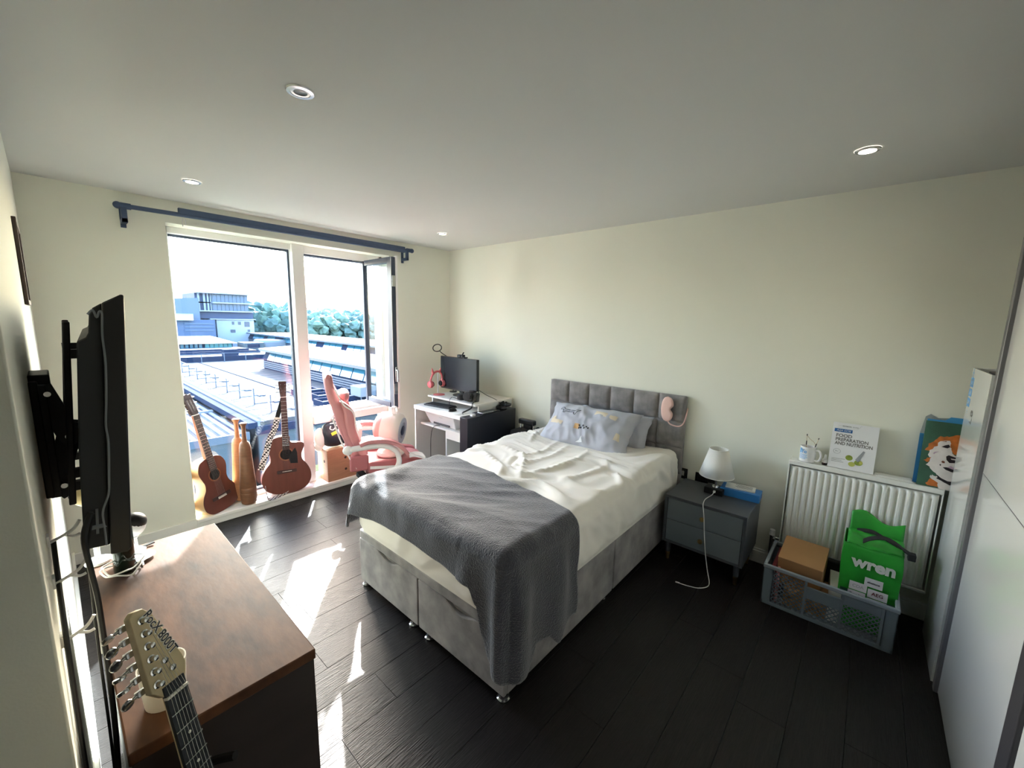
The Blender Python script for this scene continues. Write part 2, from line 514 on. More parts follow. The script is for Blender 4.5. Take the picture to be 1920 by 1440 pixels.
for lo, hi in (((RX-.002, RY0, RZ1-.028), (RX+.012, RY1, RZ1)), ((RX-.002, RY0, RZ0), (RX+.012, RY1, RZ0+.014))):
    box(lo, hi).build('edge_trim', m_rad, ra, bevel=.003)
for lo, hi in (((RX, RY0, RZ0), (3.07, RY0+.006, RZ1)), ((RX, RY1-.006, RZ0), (3.07, RY1, RZ1))):
    box(lo, hi).build('side_panel', m_rad, ra, bevel=.002)
gr = MB()
gr.box((RX+.012, RY0+.006, RZ1-.012), (3.07, RY1-.006, RZ1-.002))
gr.build('top_grille', m_rad, ra, bevel=.002)
MB().box((3.05, RY0+.01, RZ0+.02), (3.07, RY1-.01, RZ1-.02)).build('back_panel', m_rad, ra)
va = MB().cyl((3.03, .30, .235), (3.03, .345, .235), .011).cyl((3.03, .345, .11), (3.03, .345, .25), .012).build('valve', m_chrome, ra)
MB().cyl((3.03, .345, .25), (3.03, .345, .285), .017, .015).build('valve_cap', m_whitep, va)
MB().cyl((3.03, .33, .235), (2.985, .33, .235), .010).build('valve_spindle', m_chrome, va)
MB().cyl((3.03, .345, 0), (3.03, .345, .11), .0075).build('pipe', m_chrome, ra)

# ================================================================== BED
def mat_velvet(name, a, b):
    return M(name, a, .75, var=(9, .0), col2=b, bump=(60, .15), sheen=.35)
m_velvet = mat_velvet('grey_crushed_velvet', (104, 101, 102), (162, 157, 155))
m_sheet = M('cream_sheet', (240, 236, 227), .85, bump=(120, .12), sheen=.1)
BX0, BX1, BY0, BY1 = 1.11, 3.02, .985, 2.165
bed = thing('bed', 'small double divan bed in grey crushed velvet with buttoned headboard', 'bed', (2.07, 1.575, 0))
BZ0, BZ1 = .042, .365
b_ = MB().box((BX0+.02, BY0+.02, BZ0+.005), (BX1, BY1-.02, BZ1-.004))
b_.build('base', m_velvet, bed, bevel=.01)
ym = 1.584
def foot_panel(y0, y1, hc):
    # panel on the foot end with a scooped hand hold at its top
    n = 40; pts = []
    zt = BZ1-.055
    for i in range(n+1):
        y = y0+(y1-y0)*i/n
        d = 0
        if abs(y-hc) < .10:
            d = .032*math.cos((y-hc)/.10*PI/2)
        pts.append((y, zt-d))
    poly = [(y1, BZ0), (y0, BZ0)] + pts
    Mx = frame((BX0, 0, 0), (0, 1, 0), (0, 0, 1), (1, 0, 0))
    p = MB().prism(poly, .022, Mx).build('drawer_panel', m_velvet, bed, smooth=30, bevel=.005)
    return p
foot_panel(BY0, ym-.004, 1.27)
foot_panel(ym+.004, BY1, 1.86)
MB().box((BX0+.002, BY0, BZ1-.056), (BX0+.03, BY1, BZ1)).build('top_rail', m_velvet, bed, bevel=.008)
MB().box((BX0+.02, BY0-.002, BZ0), (2.06, BY0+.02, BZ1)).build('side_panel', m_velvet, bed, bevel=.008)
MB().box((2.068, BY0-.002, BZ0), (BX1, BY0+.02, BZ1)).build('side_panel', m_velvet, bed, bevel=.008)
MB().box((BX0+.02, BY1-.02, BZ0), (2.06, BY1+.002, BZ1)).build('side_panel', m_velvet, bed, bevel=.008)
MB().box((2.068, BY1-.02, BZ0), (BX1, BY1+.002, BZ1)).build('side_panel', m_velvet, bed, bevel=.008)
for x, y in ((BX0+.028, BY0+.026), (BX0+.028, BY1-.026), (BX0+.026, 1.515), (BX0+.026, 1.65), (2.0, BY0+.04), (2.9, BY0+.04), (2.9, BY1-.04), (2.0, BY1-.04)):
    MB().lathe([(.026, 0), (.029, .006), (.029, .012), (.022, .016), (.018, .03), (.022, .046)], 20, Matrix.Translation((x, y, 0))).build('foot', m_chrome, bed)
# headboard: a board with 6 x 4 stuffed panels
MB().box((3.045, .965, .20), (3.083, 2.188, 1.088)).build('headboard', m_velvet, bed, bevel=.012)
HW, HH = (2.188-.965)/6, .197
def tuft_mesh():
    def f(u, v):
        a = 2*u-1; b = 2*v-1
        r = max(abs(a), abs(b))
        bul = (1-abs(a)**5)*(1-abs(b)**5)
        return (-.030*bul**.55, a*HW*.496, b*HH*.496)
    mb = MB().grid(f, 17, 17)
    return mb
proto = None
for c in range(6):
    for r in range(4):
        y = .965+HW*(c+.5); z = 1.088-HH*(r+.5)
        if proto is None:
            mb = tuft_mesh()
            for v in mb.v: v += Vector((3.047, y, z))
            proto = mb.build('stuffed_panel', m_velvet, bed, smooth=60)
            py, pz = y, z
        else:
            o = proto.copy(); COL.objects.link(o); o.parent = bed
            o.location = (0, y-py, z-pz); MW[o] = MW[bed]

# ---- mattress under a creased cream sheet
ZM = .665
def drape(fx, fy, zt, r, rect):
    x0, x1, y0, y1 = rect
    cx, cy = min(max(fx, x0+r), x1-r), min(max(fy, y0+r), y1-r)
    dx, dy = fx-cx, fy-cy
    d = math.hypot(dx, dy)
    if d < 1e-6: return Vector((fx, fy, zt)), 0, Vector((0, 0, 1))
    n = Vector((dx/d, dy/d, 0))
    if d < r*PI/2:
        a = d/r
        return Vector((cx, cy, zt)) + n*r*math.sin(a) - Vector((0, 0, r*(1-math.cos(a)))), d, (n*math.sin(a)+Vector((0, 0, math.cos(a))))
    return Vector((cx, cy, zt-r)) + n*r - Vector((0, 0, d-r*PI/2)), d, n
def crease(x, y, f=1.):
    # long soft ridges, mostly across the bed, strongest in the middle
    q = .55*x + .25*nz(x*2.1, y*2.1, 3.3)
    h = 0
    for k, (fr, am) in enumerate(((9, .0075), (19, .0045), (34, .0024))):
        n = nz(q*fr*1.0 + .35*y*fr*.35, y*fr*.16 + 4*k, 1.7+k)
        h += am*(1-abs(n)*2.4)
    m_ = .35 + .9*sstep(-.25, .35, nz(x*1.3+5, y*1.5, .4))
    return h*m_*f
# a few drawn pleats near the middle (as seen in the photograph)
PLEATS = [((2.02, 2.05), (1.86, 1.72), (1.72, 1.60), .026, .014), ((2.16, 2.05), (2.12, 1.75), (1.80, 1.50), .024, .013), ((2.36, 2.08), (2.30, 1.83), (2.26, 1.70), .022, .010), ((2.95, 2.1), (2.62, 2.02), (2.42, 1.92), .022, .012),
          ((2.30, 1.12), (2.16, 1.02), (2.10, .985), .022, .018), ((2.45, 1.25), (2.2, 1.22), (1.9, 1.28), .03, .010), ((2.5, 1.45), (2.15, 1.42), (1.8, 1.5), .03, .011), ((2.55, 1.65), (2.2, 1.60), (1.85, 1.66), .028, .010), ((2.6, 1.78), (2.3, 1.72), (2.0, 1.78), .024, .008)]
PL = [(smooth_path([(a[0], a[1], 0), (b[0], b[1], 0), (c[0], c[1], 0)], 8), w_, h_) for a, b, c, w_, h_ in PLEATS]
def pleat(x, y):
    h = 0
    for P, w_, hh in PL:
        best = 9; bi = 0
        for i, p in enumerate(P):
            d = (p.x-x)**2+(p.y-y)**2
            if d < best: best, bi = d, i
        e = math.sin(PI*(bi+.5)/len(P))**.5
        h += hh*e*math.exp(-best/(w_*w_)*1.4)
    return h
XR = [(.4, 1.60), (.9, 1.60), (1.0, 1.60), (1.15, 1.655), (1.35, 1.68), (1.66, 1.71), (1.97, 1.73), (2.14, 1.69), (2.3, 1.60), (2.6, 1.45)]
def xr(y):
    for (a, b), (c, d) in zip(XR, XR[1:]):
        if y <= c: return b+(d-b)*max(0, (y-a)/(c-a))
    return XR[-1][1]
NXm, NYm = 190, 150
hang = .325
MRECT = (1.115, 3.018, .985, 2.165)
def mattress_pt(u, v):
    fx = MRECT[0]-hang+.07*0 + (MRECT[1]-MRECT[0]+2*hang)*u
    fy = MRECT[2]-hang + (MRECT[3]-MRECT[2]+2*hang)*v
    r = .05
    p, d, n = drape(fx, fy, ZM, r, MRECT)
    dep = ZM-.355
    top = n.z
    side = sstep(.4, 0, top)
    p.z = max(p.z, .362)
    a = (crease(fx, fy, 2.0) + 1.5*pleat(fx, fy))*top*(.12+.88*sstep(xr(fy)-.16, xr(fy)+.06, fx))
    s_ = side*sstep(.362, .42, p.z)*(.010+.009*nz(fx*5, fy*5, p.z*3) + .008*(1-abs(nz(fx*9+fy*7, p.z*5, fx*4))*2.4) + .006*math.sin((fx*(abs(n.y) > .5)+fy*(abs(n.x) > .5))*24+p.z*9+4*nz(fx*3, fy*3))*sstep(.64, .5, p.z))
    return p + n*(a+s_)
mt_ = MB().grid(mattress_pt, NXm, NYm).build('mattress', m_sheet, smooth=70)
tag(mt_, 'mattress under a creased cream fitted sheet on the grey divan', 'mattress')

# ---- dark grey fleece blanket over the foot of the bed
m_fleece = M('charcoal_fleece', (62, 64, 74), .95, var=(9, .12), bump=(150, .9, .009), sheen=.5)
BRECT = (1.10, 3.2, .972, 2.178)
ZB = ZM+.014
def lerp_tab(tab, x):
    if x <= tab[0][0]: return tab[0][1]
    for (p, q), (r_, t_) in zip(tab, tab[1:]):
        if x <= r_:
            k = (x-p)/(r_-p); k = k*k*(3-2*k)
            return q+(t_-q)*k
    return tab[-1][1]
HANG_NEAR = [(1.155, .585), (1.21, .60), (1.255, .57), (1.285, .50), (1.36, .51), (1.43, .575), (1.475, .545), (1.6, .525)]
HANG_FOOT = [(1.0, .575), (1.05, .50), (1.09, .42), (1.125, .29), (1.17, .225), (1.39, .205), (1.67, .19), (2.08, .21), (2.18, .26)]
BR = .055
XC, YC, YF = 1.10+BR, .972+BR, 2.178-BR
EX, EY, EF = .25, .56, .22
def blanket_pt(u, v):
    fy0 = YC-EY + (YF+EF-(YC-EY))*v
    x1 = xr(fy0) + .012*nz(fy0*5, 7.7)
    fx0 = XC-EX+(x1-(XC-EX))*u
    ax, ay, af = max(0, XC-fx0)/EX, max(0, YC-fy0)/EY, max(0, fy0-YF)/EF
    nx = ny = d = 0
    if ax > 0 and ay > 0:
        t = max(ax, ay); th = math.atan2(ay, ax)
        k = th/(PI/2)
        H = lerp_tab(HANG_FOOT, YC)*(1-k)+HANG_NEAR[0][1]*k + .03*math.sin(PI*k)
        d = t*H; nx, ny = -math.cos(th), -math.sin(th)
    elif ax > 0 and af > 0:
        t = max(ax, af); th = math.atan2(af, ax)
        d = t*.30; nx, ny = -math.cos(th), math.sin(th)
    elif ax > 0: d, nx = ax*lerp_tab(HANG_FOOT, fy0), -1
    elif ay > 0: d, ny = ay*lerp_tab(HANG_NEAR, fx0), -1
    elif af > 0: d, ny = af*.26, 1
    cx, cy = max(fx0, XC), min(max(fy0, YC), YF)
    n2 = Vector((nx, ny, 0))
    r = BR
    if d <= 0:
        p = Vector((cx, cy, ZB)); n = Vector((0, 0, 1))
    elif d < r*PI/2:
        q_ = d/r
        p = Vector((cx, cy, ZB)) + n2*r*math.sin(q_) - Vector((0, 0, r*(1-math.cos(q_)))); n = n2*math.sin(q_)+Vector((0, 0, math.cos(q_)))
    else:
        p = Vector((cx, cy, ZB-r)) + n2*r - Vector((0, 0, d-r*PI/2)); n = n2
    fx, fy = (cx, cy) if d > 0 else (fx0, fy0)
    side = 1-max(0, n.z)
    out = 0
    if side > .3:
        th = math.atan2(max(0, -nx), max(1e-6, -ny)) if ny <= 0 else 0
        par = (cx-XC) - .20*th - (cy-YC)
        if ny < -.05 or cy < 1.25:
            out = side*sstep(0, .35, d)*(.018+.014*math.sin(par*25+1.2+1.2*nz(par*5, d*2))+.006*nz(par*12, d*5))
        else:
            out = side*(.008+.008*nz(par*9, d*6))
    h = .010*nz(fx*2.2, fy*2.2, 9.) + .013*(1-abs(nz(fx*3.0+fy*1.6, fy*1.2-fx*.5, 2.))*2.6)*sstep(1.75, 1.35, fx) + .006*(1-abs(nz(fx*7+fy*5, fy*3, 5.))*2.2)
    h += .014*math.exp(-((fy-2.03-.3*(fx-1.25))/.06)**2)*sstep(1.75, 1.2, fx)
    pp = p + n*(max(h, -.006)*max(.25, n.z)*sstep(0, .1, 1-side+.05) + out)
    # far corner of the cloth sticks out over the mattress edge
    if ax > 0 and cy > 1.95: pp += Vector((-.05, .03, .0))*min(1, ax)*sstep(1.95, 2.12, cy)
    pp.z = max(pp.z, .02)
    return pp
bl = MB().grid(blanket_pt, 120, 190).build('blanket', m_fleece, smooth=80, solid=.012)
tag(bl, 'charcoal fleece blanket spread over the foot of the bed', 'blanket')

# ---- pillows
m_pil = M('grey_blue_pillowcase', (184, 187, 197), .85, bump=(140, .12), sheen=.1)
def pillow(label, c, xa, ya, w_, d_, th, seed, name='pillow'):
    # c centre, xa along the width, ya from bottom edge to top edge
    xa = Vector(xa).normalized(); ya = Vector(ya); ya = (ya - xa*ya.dot(xa)).normalized(); na = xa.cross(ya)
    c = Vector(c)
    def P(u, v, s, lift=0):
        a, b = 2*u-1, 2*v-1
        e = (max(0, 1-abs(a)**2.6)*max(0, 1-abs(b)**2.6))**.5
        cor = 1+.035*(a*a*b*b)*2 - .05*(1-a*a)*(abs(b)**3) - .04*(1-b*b)*(abs(a)**3)
        wr = .007*nz(u*5+seed, v*5, s*3) + .012*(1-abs(nz(u*4.5+v*1.5+seed, v*2.2-u, s+4))*2.3)*(.35+.65*e) + .006*(1-abs(nz(u*11+seed, v*4+u*3, s+8))*2.2)
        edge = .012*nz(u*9+seed*2, v*9, 1)
        return c + xa*(a*cor*w_/2+edge*abs(a)**4) + ya*(b*cor*d_/2+edge*abs(b)**4) + na*(s*(th/2*e + wr*min(1, e*2)) + lift)
    mb = MB()
    n1, n2 = 72, 52
    mb.grid(lambda u, v: P(u, v, 1), n1, n2).grid(lambda u, v: P(u, v, -1), n1, n2)
    o = mb.build(name, m_pil, smooth=75)
    bm = bmesh.new(); bm.from_mesh(o.data); bmesh.ops.remove_doubles(bm, verts=bm.verts, dist=.002); bmesh.ops.recalc_face_normals(bm, faces=bm.faces); bm.to_mesh(o.data); bm.free()
    tag(o, label, 'pillow', 'pillows on the bed')
    return o, P
back_o, backP = pillow('second grey pillow mostly hidden behind the patterned one', (2.94, 1.495, .745), (0, -1, 0), (.35, 0, 1), .60, .32, .13, 5.)
pil_o, pilP = pillow('grey pillow printed with little sausage dogs in front of headboard', (2.765, 1.615, .775), (.06, -1, 0), (.72, -.02, .66), .73, .40, .19, 2.)
def decal(name, P, cu, cv, sc, rot, polys, mat, parent):
    # flat print following the pillow face
    mb = MB()
    for poly in polys:
        pts = []
        for i in range(len(poly)):
            x0, y0 = poly[i]; x1, y1 = poly[(i+1) % len(poly)]
            pts += [(x0, y0), ((x0+x1)/2, (y0+y1)/2)]
        cx = sum(p[0] for p in pts)/len(pts); cy = sum(p[1] for p in pts)/len(pts)
        ring = []
        for k in (1., .5):
            ring.append([(cx+(x-cx)*k, cy+(y-cy)*k) for x, y in pts])
        ring.append([(cx, cy)])
        def W(x, y):
            X = x*math.cos(rot)-y*math.sin(rot); Y = x*math.sin(rot)+y*math.cos(rot)
            return P(cu+X*sc/.73, cv+Y*sc/.40, 1, .003)
        n = len(pts)
        vs = [W(*q) for rr in ring for q in rr]
        fs = [(i, (i+1) % n, n+(i+1) % n, n+i) for i in range(n)] + [(n+i, n+(i+1) % n, 2*n) for i in range(n)]
        mb.add(vs, fs)
    return mb.build(name, mat, parent, smooth=70)
m_pk = M('print_black', (38, 38, 44), .8); m_pc = M('print_cream', (216, 204, 180), .8); m_po = M('print_orange', (208, 168, 118), .8)
m_pw = M('print_white', (236, 238, 242), .8)
DOG = [[(-.5, .0), (-.46, .10), (-.34, .12), (-.26, .03), (.3, .04), (.36, .10), (.52, .16), (.42, .02), (.38, -.14), (.30, -.14), (.28, -.06), (-.16, -.07), (-.18, -.16), (-.26, -.16), (-.28, -.04), (-.40, .0)]]
def outline(poly, t):
    out = []
    n = len(poly)
    for i in range(n):
        (x0, y0), (x1, y1) = poly[i], poly[(i+1) % n]
        l = math.hypot(x1-x0, y1-y0); nx, ny = -(y1-y0)/l*t, (x1-x0)/l*t
        out.append([(x0-nx, y0-ny), (x1-nx, y1-ny), (x1+nx, y1+ny), (x0+nx, y0+ny)])
    return out
decal('printed_dog', pilP, .27, .70, .19, -.12, outline(DOG[0], .012), m_pk, pil_o)
decal('printed_dog', pilP, .17, .43, .13, -.15, [[(-.5, -.2), (.5, -.2), (.5, .05), (-.2, .05), (-.25, .3), (-.5, .3)]], m_pc, pil_o)
decal('printed_dog', pilP, .70, .74, .19, -.08, [[(-.5, -.1), (.5, -.14), (.5, .08), (-.5, .14)]], m_pc, pil_o)
decal('printed_dog', pilP, .45, .36, .05, 0, [[(-.5, -.4), (.3, -.4), (.3, .4), (-.5, .4)]], m_po, pil_o)
decal('printed_spots', pilP, .53, .36, .12, 0, [[(a-.05, b-.06), (a+.05, b-.06), (a+.05, b+.06), (a-.05, b+.06)] for a, b in ((-.35, .08), (-.2, -.05), (-.08, .1), (.05, -.06), (.18, .05), (.32, -.02), (-.32, -.1))], m_pk, pil_o)
decal('printed_dog', pilP, .52, .10, .07, 0, [[(-.5, -.3), (.4, -.2), (.2, .5), (.0, .0)]], m_pw, pil_o)
decal('printed_dog', pilP, .90, .33, .06, 0, [[(-.4, -.5), (.4, -.5), (.3, .4), (-.2, .5)]], m_pc, pil_o)

# ---- sleep mask hanging on the headboard
m_pink = M('pink_satin', (222, 184, 174), .35, sheen=.3, bump=(30, .2))
em = thing('sleep_mask', 'pink satin sleep mask hanging over the headboard corner', 'sleep mask', (3.0, 1.08, .92))
prof = []
def maskpt(u, v):
    a = 2*u-1
    top = .042-.006*abs(a)
    low = -.043+.020*math.exp(-(a/.20)**2)
    y = low+(top-low)*v
    return a, y
mk = MB()
for s_ in (1, -1):
    def mf(u, v, s_=s_):
        a, b = maskpt(u, v)
        e = (max(0, 1-abs(a)**4)*max(0, 1-abs(2*v-1)**4))**.5
        w_ = a*.095
        k = (max(0, 1-abs(a)**3.2))**.5
        return (3.0 - s_*.009*e - .004, 1.085 + b*k*1.1, .985 + w_)
    mk.grid(mf, 26, 12)
mk.build('mask', m_pink, em, smooth=60)
MB().tube(smooth_path([(2.995, 1.072, .894), (2.992, 1.05, .875), (2.995, 1.0, .868), (3.005, .968, .885), (3.03, .958, .93), (3.06, .957, 1.0)]), .005).build('strap', m_pink, em)

# ================================================================== NIGHTSTAND SIDE
m_ns = M('slate_grey_lacquer', (76, 80, 86), .38, var=(5, .06))
m_nsf = M('slate_grey_drawer', (112, 121, 127), .4, var=(5, .05))
NX0, NX1, NY0, NY1, NZ0, NZ1 = 2.665, 3.06, .435, .93, .135, .47
ns = thing('nightstand', 'slate grey two-drawer nightstand with brass knobs and tapered legs', 'nightstand', (2.86, .68, 0))
MB().box((NX0, NY0, NZ1-.018), (NX1, NY1, NZ1)).box((NX0, NY0, NZ0), (NX1, NY0+.018, NZ1-.018)).box((NX0, NY1-.018, NZ0), (NX1, NY1, NZ1-.018)) \
    .box((NX0, NY0+.018, NZ0), (NX1, NY1-.018, NZ0+.018)).box((NX1-.012, NY0+.018, NZ0), (NX1, NY1-.018, NZ1-.018)).build('body', m_ns, ns, bevel=.002)
zm = (NZ0+.02+NZ1-.02)/2
for z0, z1 in ((zm+.0015, NZ1-.021), (NZ0+.012, zm-.0015)):
    d = MB().box((NX0+.004, NY0+.021, z0), (NX0+.022, NY1-.021, z1)).box((NX0+.022, NY0+.03, z0+.02), (NX1-.03, NY1-.03, z0+.03)).build('drawer', m_nsf, ns, bevel=.0015)
    T = frame((NX0+.004, .682, (z0+z1)/2), (0, 1, 0), (0, 0, 1), (-1, 0, 0)) @ Matrix.Translation((0, 0, 0))
    T = frame((NX0+.004, .682, (z0+z1)/2), (0, -1, 0), (0, 0, 1), (-1, 0, 0))
    MB().lathe([(.006, 0), (.006, .010), (.012, .014), (.0155, .020), (.0135, .026), (.004, .029)], 18, T).build('knob', m_brass, d)
for x in (NX0+.035, NX1-.05):
    for y in (NY0+.035, NY1-.035):
        l = MB().cyl((x, y, NZ0), (x, y, .055), .019, .0155, n=16).build('leg', m_ns, ns)
        MB().cyl((x, y, .055), (x, y, 0), .0155, .012, n=16).build('foot_cap', m_brass, l)

# table lamp with pleated shade
m_shade = M('white_pleated_shade', (238, 238, 232), .8)
lx, ly = 2.93, .69
la = thing('table_lamp', 'small table lamp with white pleated shade on a black block base', 'lamp', (lx, ly, NZ1))
MB().box((lx-.05, ly-.058, NZ1), (lx+.05, ly+.058, NZ1+.042)).build('base', m_black, la, bevel=.003)
MB().cyl((lx, ly, NZ1+.042), (lx, ly, NZ1+.05), .022, .020, n=20).cyl((lx, ly, NZ1+.05), (lx, ly, NZ1+.30), .0065, n=10).build('stem', m_chrome, la)
n = 120
def shadef(u, v):
    k = int(round(u*n)) % n
    r = (.108+(.058-.108)*v) * (1+.016*(1 if k % 2 else -1))
    t = 2*PI*k/n
    return (lx+r*math.cos(t), ly+r*math.sin(t), NZ1+.125+.185*v)
MB().grid(shadef, n, 2, wrapu=True).build('lamp_shade', m_shade, la, smooth=20, solid=-.0012)
MB().tube([(lx+.058*math.cos(2*PI*i/32), ly+.058*math.sin(2*PI*i/32), NZ1+.31) for i in range(32)], .0025, closed=True) \
    .tube([(lx+.108*math.cos(2*PI*i/40), ly+.108*math.sin(2*PI*i/40), NZ1+.126) for i in range(40)], .0025, closed=True).build('shade_rim', m_shade, la)
MB().ball((lx, ly, NZ1+.24), (.028, .028, .035)).build('bulb', m_whitep, la)
cb = thing('charging_cable', 'white charging cable hanging from the lamp base down to the floor', 'cable', (2.66, .66, 0))
pts = smooth_path([(lx-.062, ly-.01, NZ1+.026), (2.84, .685, NZ1+.012), (2.76, .70, NZ1+.006), (2.69, .693, NZ1+.007), (2.648, .683, NZ1-.002), (2.636, .668, .40), (2.628, .655, .30), (2.622, .637, .18), (2.622, .613, .06), (2.60, .592, .008), (2.55, .588, .004), (2.50, .62, .004), (2.475, .672, .004), (2.462, .735, .004)], 8)
MB().tube(pts, .0028).build('cord', m_cable_w, cb)
MB().box((lx-.066, ly-.017, NZ1+.02), (lx-.05, ly-.003, NZ1+.033)).build('plug', m_whitep, cb, bevel=.002)
MB().cyl((2.464, .728, .005), (2.459, .752, .005), .0045).build('connector', m_whitep, cb)

# blue box with leaflet
m_bluebox = M('blue_printed_card', (52, 128, 200), .45)
def rotbox(c, dims, rz, z0):
    w_, d_, h_ = dims
    T = Matrix.Translation((c[0], c[1], z0)) @ Matrix.Rotation(rz, 4, 'Z')
    return MB().box((-w_/2, -d_/2, 0), (w_/2, d_/2, h_), T), T
mb, T = rotbox((2.99, .545), (.12, .235, .052), .05, NZ1)
tb = tag(mb.build('tissue_box', m_bluebox, bevel=.002), 'flat blue cardboard box on the nightstand behind the lamp', 'box')
lf, T2 = rotbox((2.995, .55), (.085, .175, .012), .12, NZ1+.052)
lo = tag(lf.build('leaflet', m_paper, bevel=.002), 'folded white leaflet lying on the blue box', 'leaflet')
mb = MB()
for i in range(4):
    mb.box((-.03+.016*i, -.07, .0121), (-.024+.016*i, -.07+.09+.01*(i % 2), .0124), T2)
mb.build('printed_lines', M('grey_print', (120, 122, 128), .8), lo)


# ---- things on the radiator
RT = RZ1
mugm = M('white_ceramic', (240, 240, 240), .18)
mg = thing('mug', 'white mug with light blue print on the left end of the radiator', 'mug', (3.025, .215, RT))
T = Matrix.Translation((3.025, .215, RT))
MB().lathe([(.034, 0), (.040, .004), (.041, .094), (.0385, .096), (.037, .09), (.036, .01), (.005, .008)], 28, T).build('cup', mugm, mg)
MB().tube(smooth_path([(3.012, .177, RT+.078), (3.005, .158, RT+.078), (3.0, .148, RT+.05), (3.005, .157, RT+.02), (3.012, .178, RT+.017)]), .0062, 8).build('handle', mugm, mg)
m_lb = M('light_blue_print', (120, 178, 224), .6); m_lb2 = M('mid_blue_print', (90, 150, 205), .6)
mp = MB()
def mugdec(a0, a1, z0, z1, mb):
    k = 6; vs = []
    for i in range(k+1):
        a = a0+(a1-a0)*i/k
        for z in (z0, z1):
            vs.append((3.025-.0417*math.cos(a), .215+.0417*math.sin(a), RT+z))
    mb.add(vs, [(2*i, 2*i+2, 2*i+3, 2*i+1) for i in range(k)])
mugdec(.75, 1.15, .055, .086, mp)
for i, (z, a) in enumerate(((.046, -.05), (.038, .0), (.030, -.1), (.022, .1))):
    mugdec(.02+a, 1.1, z, z+.0035, mp)
mp.build('printed_block', m_lb, mg)
for ch, a in (('Y', .62), ('e', .25)):
    a_ = a
    N = Vector((-math.cos(a_), math.sin(a_), 0)); X = Vector((-math.sin(a_), -math.cos(a_), 0))
    MB().text(ch, .034, frame(Vector((3.025, .215, RT+.068))+N*.0414, X, (0, 0, 1), N), bold=.0006).build('letter', m_lb2, mg)
gl_ = thing('spectacles', 'spectacles standing folded in the white mug', 'glasses', (3.03, .21, RT+.01))
m_amber = M('translucent_frame', (196, 180, 150), .25)
for a, b in (((3.02, .225, RT+.02), (3.05, .232, RT+.165)), ((3.035, .200, RT+.02), (3.052, .172, RT+.15))):
    A, B = Vector(a), Vector(b)
    t = MB().tube([A, A.lerp(B, .5), B], .0017).build('temple', m_amber, gl_)
    MB().tube([A.lerp(B, .55), A.lerp(B, .72)], .0028).tube([A.lerp(B, .93), B], .0028).build('temple_tip', m_black, t)
MB().tube(smooth_path([(3.05, .232, RT+.158), (3.055, .215, RT+.135), (3.055, .195, RT+.12), (3.05, .185, RT+.105)]), .0015).build('frame', m_amber, gl_)
nb = thing('spray_bottle', 'tiny dark bottle with white nozzle between mug and book', 'bottle', (3.02, .128, RT))
T = Matrix.Translation((3.02, .128, RT))
MB().lathe([(.0125, 0), (.0135, .003), (.0135, .014), (.012, .018)], 16, T).build('body', M('brown_glass', (40, 26, 22), .15), nb)
MB().lathe([(.013, .014), (.013, .034), (.007, .04), (.0055, .06), (.003, .064)], 16, T).build('nozzle', m_whitep, nb)

# text book leaning on the wall
bk = thing('text_book', 'white cookery text book with limes on its cover leaning on the wall', 'book', (3.0, .015, RT))
A = Vector((3.008, .112, RT+.001)); ux_ = Vector((0, -1, -.0)); uz_ = Vector((.16, 0, 1)).normalized(); un_ = ux_.cross(uz_)
if un_.x > 0: un_ = -un_
BW, BH = .205, .268
T = frame(A, ux_, uz_, un_)
def flat(poly, z=.0004): return MB().prism(poly, .0003, T @ Matrix.Translation((0, 0, z)))
MB().box((0, 0, -.011), (BW, BH, -.0005), T).build('pages', m_paper, bk)
m_cov = M('book_cover_white', (232, 233, 234), .35)
MB().box((0, 0, -.0008), (BW, BH, 0), T).box((0, 0, -.0125), (BW, BH, -.0112), T).box((-.001, 0, -.0125), (0, BH, 0), T).build('cover', m_cov, bk)
m_dg = M('print_dark_grey', (104, 104, 100), .6); m_navy = M('print_blue', (32, 96, 160), .6)
m_lime = M('print_lime', (142, 160, 66), .6, var=(40, .25)); m_lime2 = M('print_lime_pale', (186, 190, 96), .6); m_stl = M('print_steel', (150, 154, 158), .5); m_lg = M('print_light_grey', (205, 207, 208), .6)
def ptext(s, size, x, y, mat, bold=0., shear=0., nm='lettering', sx=1.):
    return MB().text(s, size, T @ Matrix.Translation((x, y, .0005)), ext=.0002, align='LEFT', bold=bold, shear=shear, sx=sx).build(nm, mat, bk)
ptext('FOOD', .026, .018, .192, m_dg, .0006, sx=1.0)
ptext('PREPARATION', .026, .018, .169, m_dg, .0006, sx=.88)
ptext('AND NUTRITION', .026, .018, .146, m_dg, .0006, sx=.83)
flat([(.008, .213), (.09, .213), (.09, .232), (.008, .232)]).build('blue_tab', m_navy, bk)
MB().text('AQA GCSE', .0135, T @ Matrix.Translation((.05, .2225, .0009)), ext=.0002, shear=.25).build('lettering', m_paper, bk)
ptext('THE', .009, .022, .249, m_lg); ptext('REVISION', .0095, .042, .249, m_dg, .0002); ptext('GUIDE', .009, .088, .249, m_dg)
flat([(.02, .2385), (.108, .2385), (.113, .243), (.122, .258), (.13, .262), (.132, .2615), (.124, .257), (.115, .242), (.109, .237), (.02, .237)]).build('swoosh', m_lg, bk)
ring = MB()
cx_, cy_ = .033, .098
pts = [(cx_+.017*math.cos(2*PI*i/28), cy_+.015*math.sin(2*PI*i/28)) for i in range(28)]; pin = [(cx_+.0155*math.cos(2*PI*i/28), cy_+.0135*math.sin(2*PI*i/28)) for i in range(28)]
for i in range(28):
    j = (i+1) % 28
    ring.add([(*pts[i], .0006), (*pts[j], .0006), (*pin[j], .0006), (*pin[i], .0006)], [(0, 1, 2, 3)], T)
ring.build('badge', m_stl, bk)
ptext('9-1', .011, .0255, .098, m_stl, .0003)
def disc(cx, cy, rx_, ry, z=.0004): return flat([(cx+rx_*math.cos(2*PI*i/24), cy+ry*math.sin(2*PI*i/24)) for i in range(24)], z)
